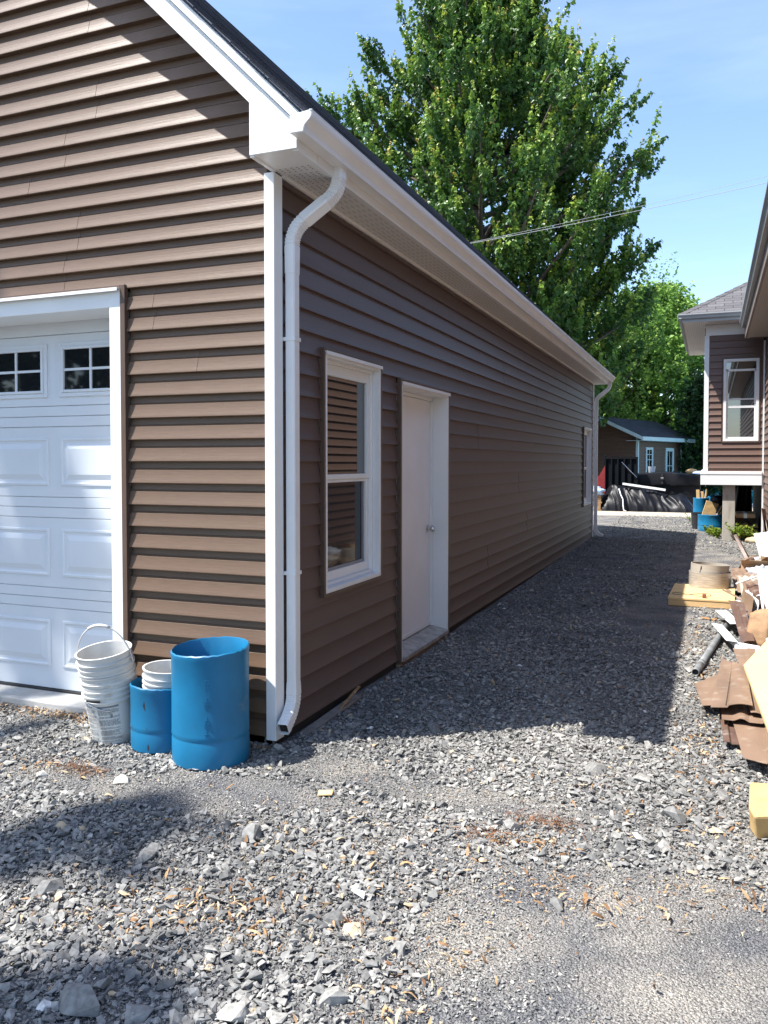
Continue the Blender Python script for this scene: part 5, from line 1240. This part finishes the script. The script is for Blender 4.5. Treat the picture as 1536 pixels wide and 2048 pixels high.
def make_tree(name, label, loc, prof, nb, nshoot, nleaf, lsize, mtl, bark, trunk_r, seed, group=None, up=.55, spread=.42, shoot=.55, simple=False, squash=(1, 1), tipy=.5, droop=.75, cat='tree', extra=(), xspread=None, xshoot=None, xn=None, slim=1.0, rag=(.78, 1.06)):
    global rng
    rng = np.random.default_rng(seed); rn = random.Random(seed)
    t = thing(name, label, cat, loc, 0, group)
    zs = [p[0] for p in prof]; rs = [p[1] for p in prof]; zt = zs[-1]
    tb = MB(); nseg = 9; tp = []
    for i in range(nseg+1):
        f = i/nseg; tp.append((.25*math.sin(f*3+seed)*f, .25*math.cos(f*2.3+seed)*f, zt*.86*f))
    tb.tube(tp, [trunk_r*(1-.9*(i/nseg)**1.1)*(1.25 if i == 0 else 1) for i in range(nseg+1)], 10)
    bp, bd, bt = [], [], []; bases = []
    for b in range(nb + len(extra)):
        if b < nb:
            z = zs[0] + (zt-zs[0])*((b+.5*rn.random())/nb)**.85
            r = float(np.interp(z, zs, rs))*rn.uniform(*rag)
            a = b*2.399963 + rn.uniform(-.35, .35)
            tip = Vector((r*math.cos(a)*squash[0], r*math.sin(a)*squash[1], z))
        else:
            tip = Vector(extra[b-nb]); r = math.hypot(tip.x, tip.y)
            z = tip.z
        z0 = max(zt*.08, z - r*up*rn.uniform(.8, 1.2)); st = Vector((0, 0, min(z0, zt*.82)))
        mid = st.lerp(tip, .5) + Vector((0, 0, -.06*r))
        P = [st.lerp(mid, k/4).lerp(mid.lerp(tip, k/4), k/4) for k in range(5)]
        br = max(.012, trunk_r*.33*min(1, r/3.0))
        tb.tube(P, [br*(1-.85*k/4) for k in range(5)], 6)
        for _ in range(nshoot if b < nb else (xn or nshoot)):
            f = rn.random()**.55; f = .22 + .80*f
            c = st.lerp(mid, f).lerp(mid.lerp(tip, f), f) if f <= 1 else tip
            dr = (tip-mid).normalized()
            sp = spread*(1.15-.55*f)
            if b >= nb and xspread: sp = xspread; c = tip
            c = c + Vector((rn.gauss(0, sp), rn.gauss(0, sp), rn.gauss(0, sp*.75)))
            outw = Vector((c.x, c.y, 0)); outw = outw.normalized() if outw.length > .1 else Vector((0, 0, 1))
            d = (dr*.45 + outw*.25 + Vector((0, 0, .85)) + Vector((rn.gauss(0, .3), rn.gauss(0, .3), rn.gauss(0, .2)))).normalized()
            young = rn.random() < tipy
            if f > .72 and young: d = (d + Vector((0, 0, .7))).normalized()
            ln = (1.25 if f > .72 and young else 1)*(xshoot if b >= nb and xshoot else shoot)*rn.uniform(.55, 1.25)
            tt = np.linspace(0, 1, nleaf) + rng.normal(0, .03, nleaf)
            pts = np.array(c)[None] + tt[:, None]*np.array(d)[None]*ln + rng.normal(0, slim*.055*shoot/.55, (nleaf, 3))*(1.15-np.clip(tt, 0, 1))[:, None]*1.3
            tn = .18 + .22*rn.random() + .16*rng.random(nleaf)
            tn = tn + (np.clip((tt-.2)/.8, 0, 1)**1.25)*((.50 if rn.random() < .85 else .62) if young else .14)
            bp.append(pts); bd.append(np.repeat(np.array(d)[None], nleaf, 0)); bt.append(tn)
    tb.build('trunk', bark, t, smooth=True)
    base = np.concatenate(bp); dd = np.concatenate(bd); tn = np.clip(np.concatenate(bt), 0, 1)
    sz = lsize*rng.uniform(.6, 1.2, len(base))*(1.08-.35*(tn > .72))
    leaf_mesh('crown', base, dd, sz, tn, mtl, t, droop=droop, simple=simple)
    return t
M_bark = mat('grey_bark', (.12, .10, .085), .95, var=.3, scale=8, stretch=(4, 4, .8), bump=.6)
M_leaf = attr_mat('maple_leaf', [(0, (.018, .050, .016)), (.35, (.040, .108, .024)), (.58, (.12, .235, .034)), (.80, (.30, .42, .055)), (.96, (.48, .50, .09)), (1, (.50, .36, .11))], rough=.42, noise_amt=0, transl=.28, spec=.45)
M_leaf2 = attr_mat('light_maple_leaf', [(0, (.06, .14, .035)), (.4, (.15, .29, .055)), (.75, (.30, .47, .085)), (1, (.44, .57, .13))], rough=.5, noise_amt=0, transl=.35, spec=.35)
M_leafd = attr_mat('dark_shrub_leaf', [(0, (.014, .038, .014)), (.5, (.03, .075, .022)), (1, (.10, .18, .045))], rough=.5, noise_amt=0, transl=.25, spec=.35)
make_tree('maple_tree', 'huge dark green maple with yellow shoot tips rising behind the garage roof', (-5.5, 24.5, .05),
          [(2.2, 3.0), (4.5, 4.6), (7, 5.2), (10.5, 5.3), (13.4, 4.9), (15.0, 3.7), (16.3, 2.8), (17.3, 1.9), (19.2, .3)], 165, 33, 40, .155, M_leaf, M_bark, .36, 3, tipy=.62, spread=.44, shoot=.88, droop=1.15, slim=.60, rag=(.62, 1.13), up=.62,
          extra=[(3.0, -1.2, 2.9), (3.6, -.6, 2.7), (4.3, .2, 3.3), (2.4, -2.2, 3.4), (5.4, 2.2, 11.8), (5.0, 2.0, 13.9), (4.7, 1.9, 9.9), (5.3, 2.1, 6.9), (5.0, 1.2, 5.2), (-5.4, -2.2, 14.0), (-5.2, -1.6, 13.2), (-5.5, -2.0, 12.0), (3.3, 1.3, 15.4), (-3.6, -1.5, 15.6), (5.2, 1.4, 8.4)])
make_tree('maple_tree', 'rounded light green maple behind the shed roof', (-.4, 35.5, .08), [(.8, 2.4), (2.5, 3.6), (4.5, 4.1), (6.2, 3.6), (7.6, 2.3), (9.0, .4)], 100, 22, 24, .19, M_leaf2, M_bark, .2, 12, up=.6, tipy=.5, spread=.6, shoot=.7, simple=True)
make_tree('slender_tree', 'slim pale tree with thin upswept twigs peeking out right of the big maple', (-1.6, 30.5, .08), [(3.5, 1.4), (5, 2.1), (7, 2.0), (8.4, 1.2), (9.6, .2)], 22, 11, 15, .12, M_leaf2, M_bark, .09, 31, up=1.1, spread=.20, shoot=.75, simple=True, tipy=.6,
          extra=[(2.0, -.1, 8.7), (2.3, .1, 7.7), (1.7, .1, 9.3), (2.1, 0, 6.9)])
make_tree('shrub', 'dark leafy shrub at the right end of the shed', (2.05, 30.6, .08), [(.1, .9), (1.2, 1.25), (2.4, 1.2), (3.6, .9), (4.6, .3)], 34, 18, 20, .15, M_leafd, M_bark, .06, 44, spread=.3, shoot=.4, simple=True, tipy=.2, cat='shrub')
make_tree('maple_tree', 'tall mid green tree left of the light maple, filling the gap above the shed', (-3.6, 35.0, .08), [(1.0, 2.6), (3.5, 3.8), (6, 4.0), (8.0, 3.0), (9.2, .6)], 50, 18, 20, .20, M_leaf, M_bark, .2, 52, up=.6, spread=.6, shoot=.7, simple=True, tipy=.35)
make_tree('tree', 'dark tree behind the shrub, seen left of the bump-out corner', (3.6, 42.0, .08), [(.3, 2.2), (2.5, 3.3), (5, 3.2), (6.6, 1.6), (7.4, .3)], 44, 18, 20, .22, M_leafd, M_bark, .18, 66, up=.5, spread=.6, shoot=.7, simple=True, tipy=.3)
make_tree('hedge', 'long dark hedge beyond the pool', (6.5, 42.5, .08), [(.1, 1.6), (1.0, 1.7), (1.9, 1.4), (2.3, .4)], 40, 22, 20, .18, M_leafd, M_bark, .06, 71, spread=.5, shoot=.4, simple=True, squash=(4.0, .7), cat='hedge', tipy=.2)
# trees of the front yard, out of the picture to the left: they shade the gravel and stand in the garage-door glass
make_tree('yard_tree', 'tall front yard tree left of the driveway', (-9.6, -9.6, -.05), [(9.5, 1.6), (11.5, 2.3), (13.5, 2.6), (15.5, 2.2), (17.2, 1.0)], 34, 17, 18, .22, M_leaf, M_bark, .3, 83, up=.5, spread=.6, shoot=.7, simple=True,
          xspread=.10, xshoot=.26, xn=3, extra=[(0, 4.74, 15.6), (.2, 4.74, 15.3), (-.3, 4.74, 15.2), (.5, 4.74, 16.1), (.40, 4.76, 16.55), (.34, 4.74, 16.2), (-.1, 4.74, 15.9), (.31, 4.74, 16.7), (.45, 4.74, 16.3), (.62, 4.74, 15.9), (.74, 4.74, 15.5), (1.78, 3.06, 15), (2.05, 3.22, 15), (1.92, 3.10, 15.3), (1.60, 2.95, 15), (1.4, 2.8, 15), (1.55, 2.75, 15), (2.2, 3.34, 15), (2.62, 2.2, 15), (2.85, 2.40, 15), (2.3, 2.0, 15)])
make_tree('street_tree', 'broad low tree across the front street', (-13.2, -13.0, -.05), [(.6, 3.0), (2.5, 4.2), (4.5, 4.4), (6.5, 3.2), (8.2, .6)], 40, 14, 16, .34, M_leafd, M_bark, .25, 91, up=.5, spread=.7, shoot=.8, simple=True, tipy=.2)
# weeds by the pier
def weed(label, loc, n, h, seed, mtl, group='weeds around the concrete pier'):
    global rng
    rng = np.random.default_rng(seed); rn = random.Random(seed)
    t = thing('weed', label, 'weed', loc, 0, group); pts = []; dd = []; sm = MB()
    for k in range(n):
        a = rn.uniform(0, 6.28); tip = Vector((math.cos(a)*h*rn.uniform(.2, .9), math.sin(a)*h*rn.uniform(.2, .9), h*rn.uniform(.5, 1.1)))
        P = [Vector((0, 0, 0)), tip*.5 + Vector((0, 0, h*.2)), tip]; sm.tube(P, .003, 4)
        for q in range(14):
            f = rn.uniform(.25, 1); p = P[0].lerp(P[1], f).lerp(P[1].lerp(P[2], f), f); pts.append(p); dd.append((0, 0, 1))
    sm.build('stem', mtl, t); pts = np.array([p[:] for p in pts]); leaf_mesh('foliage', pts, np.array(dd, float), rng.uniform(.03, .07, len(pts)), rng.uniform(.3, 1, len(pts)), mtl, t, droop=.2, simple=True)
M_weed = attr_mat('weed_leaf', [(0, (.05, .13, .02)), (.5, (.16, .26, .03)), (1, (.38, .40, .06))], rough=.5, noise_amt=0, transl=.35)
for k, (lb, x, y, n, h) in enumerate((('yellow green weeds in front of the low blue drum', 2.18, 14.0, 14, .16), ('low green weeds left of the foot of the concrete pier', 2.34, 13.3, 16, .20), ('sparse weed at the foot of the tall blue drum', 1.82, 15.9, 10, .28),
        ('leafy green weed right of the concrete pier', 2.68, 12.85, 16, .34), ('darker weeds in front of the small pallets', 2.85, 13.0, 14, .22), ('small weed tuft between the drum and the pier', 2.28, 13.7, 12, .14))):
    weed(lb, (x, y, gz(x, y)), n, h, 100+k, M_weed)
lump('tan_rock', mat('tan_rock', (.42, .34, .22), .9, var=.2), (2.95, 12.65, .06), (.14, .12, .07), 17, label='rounded tan rock in front of the weeds under the bump-out', cat='rock')
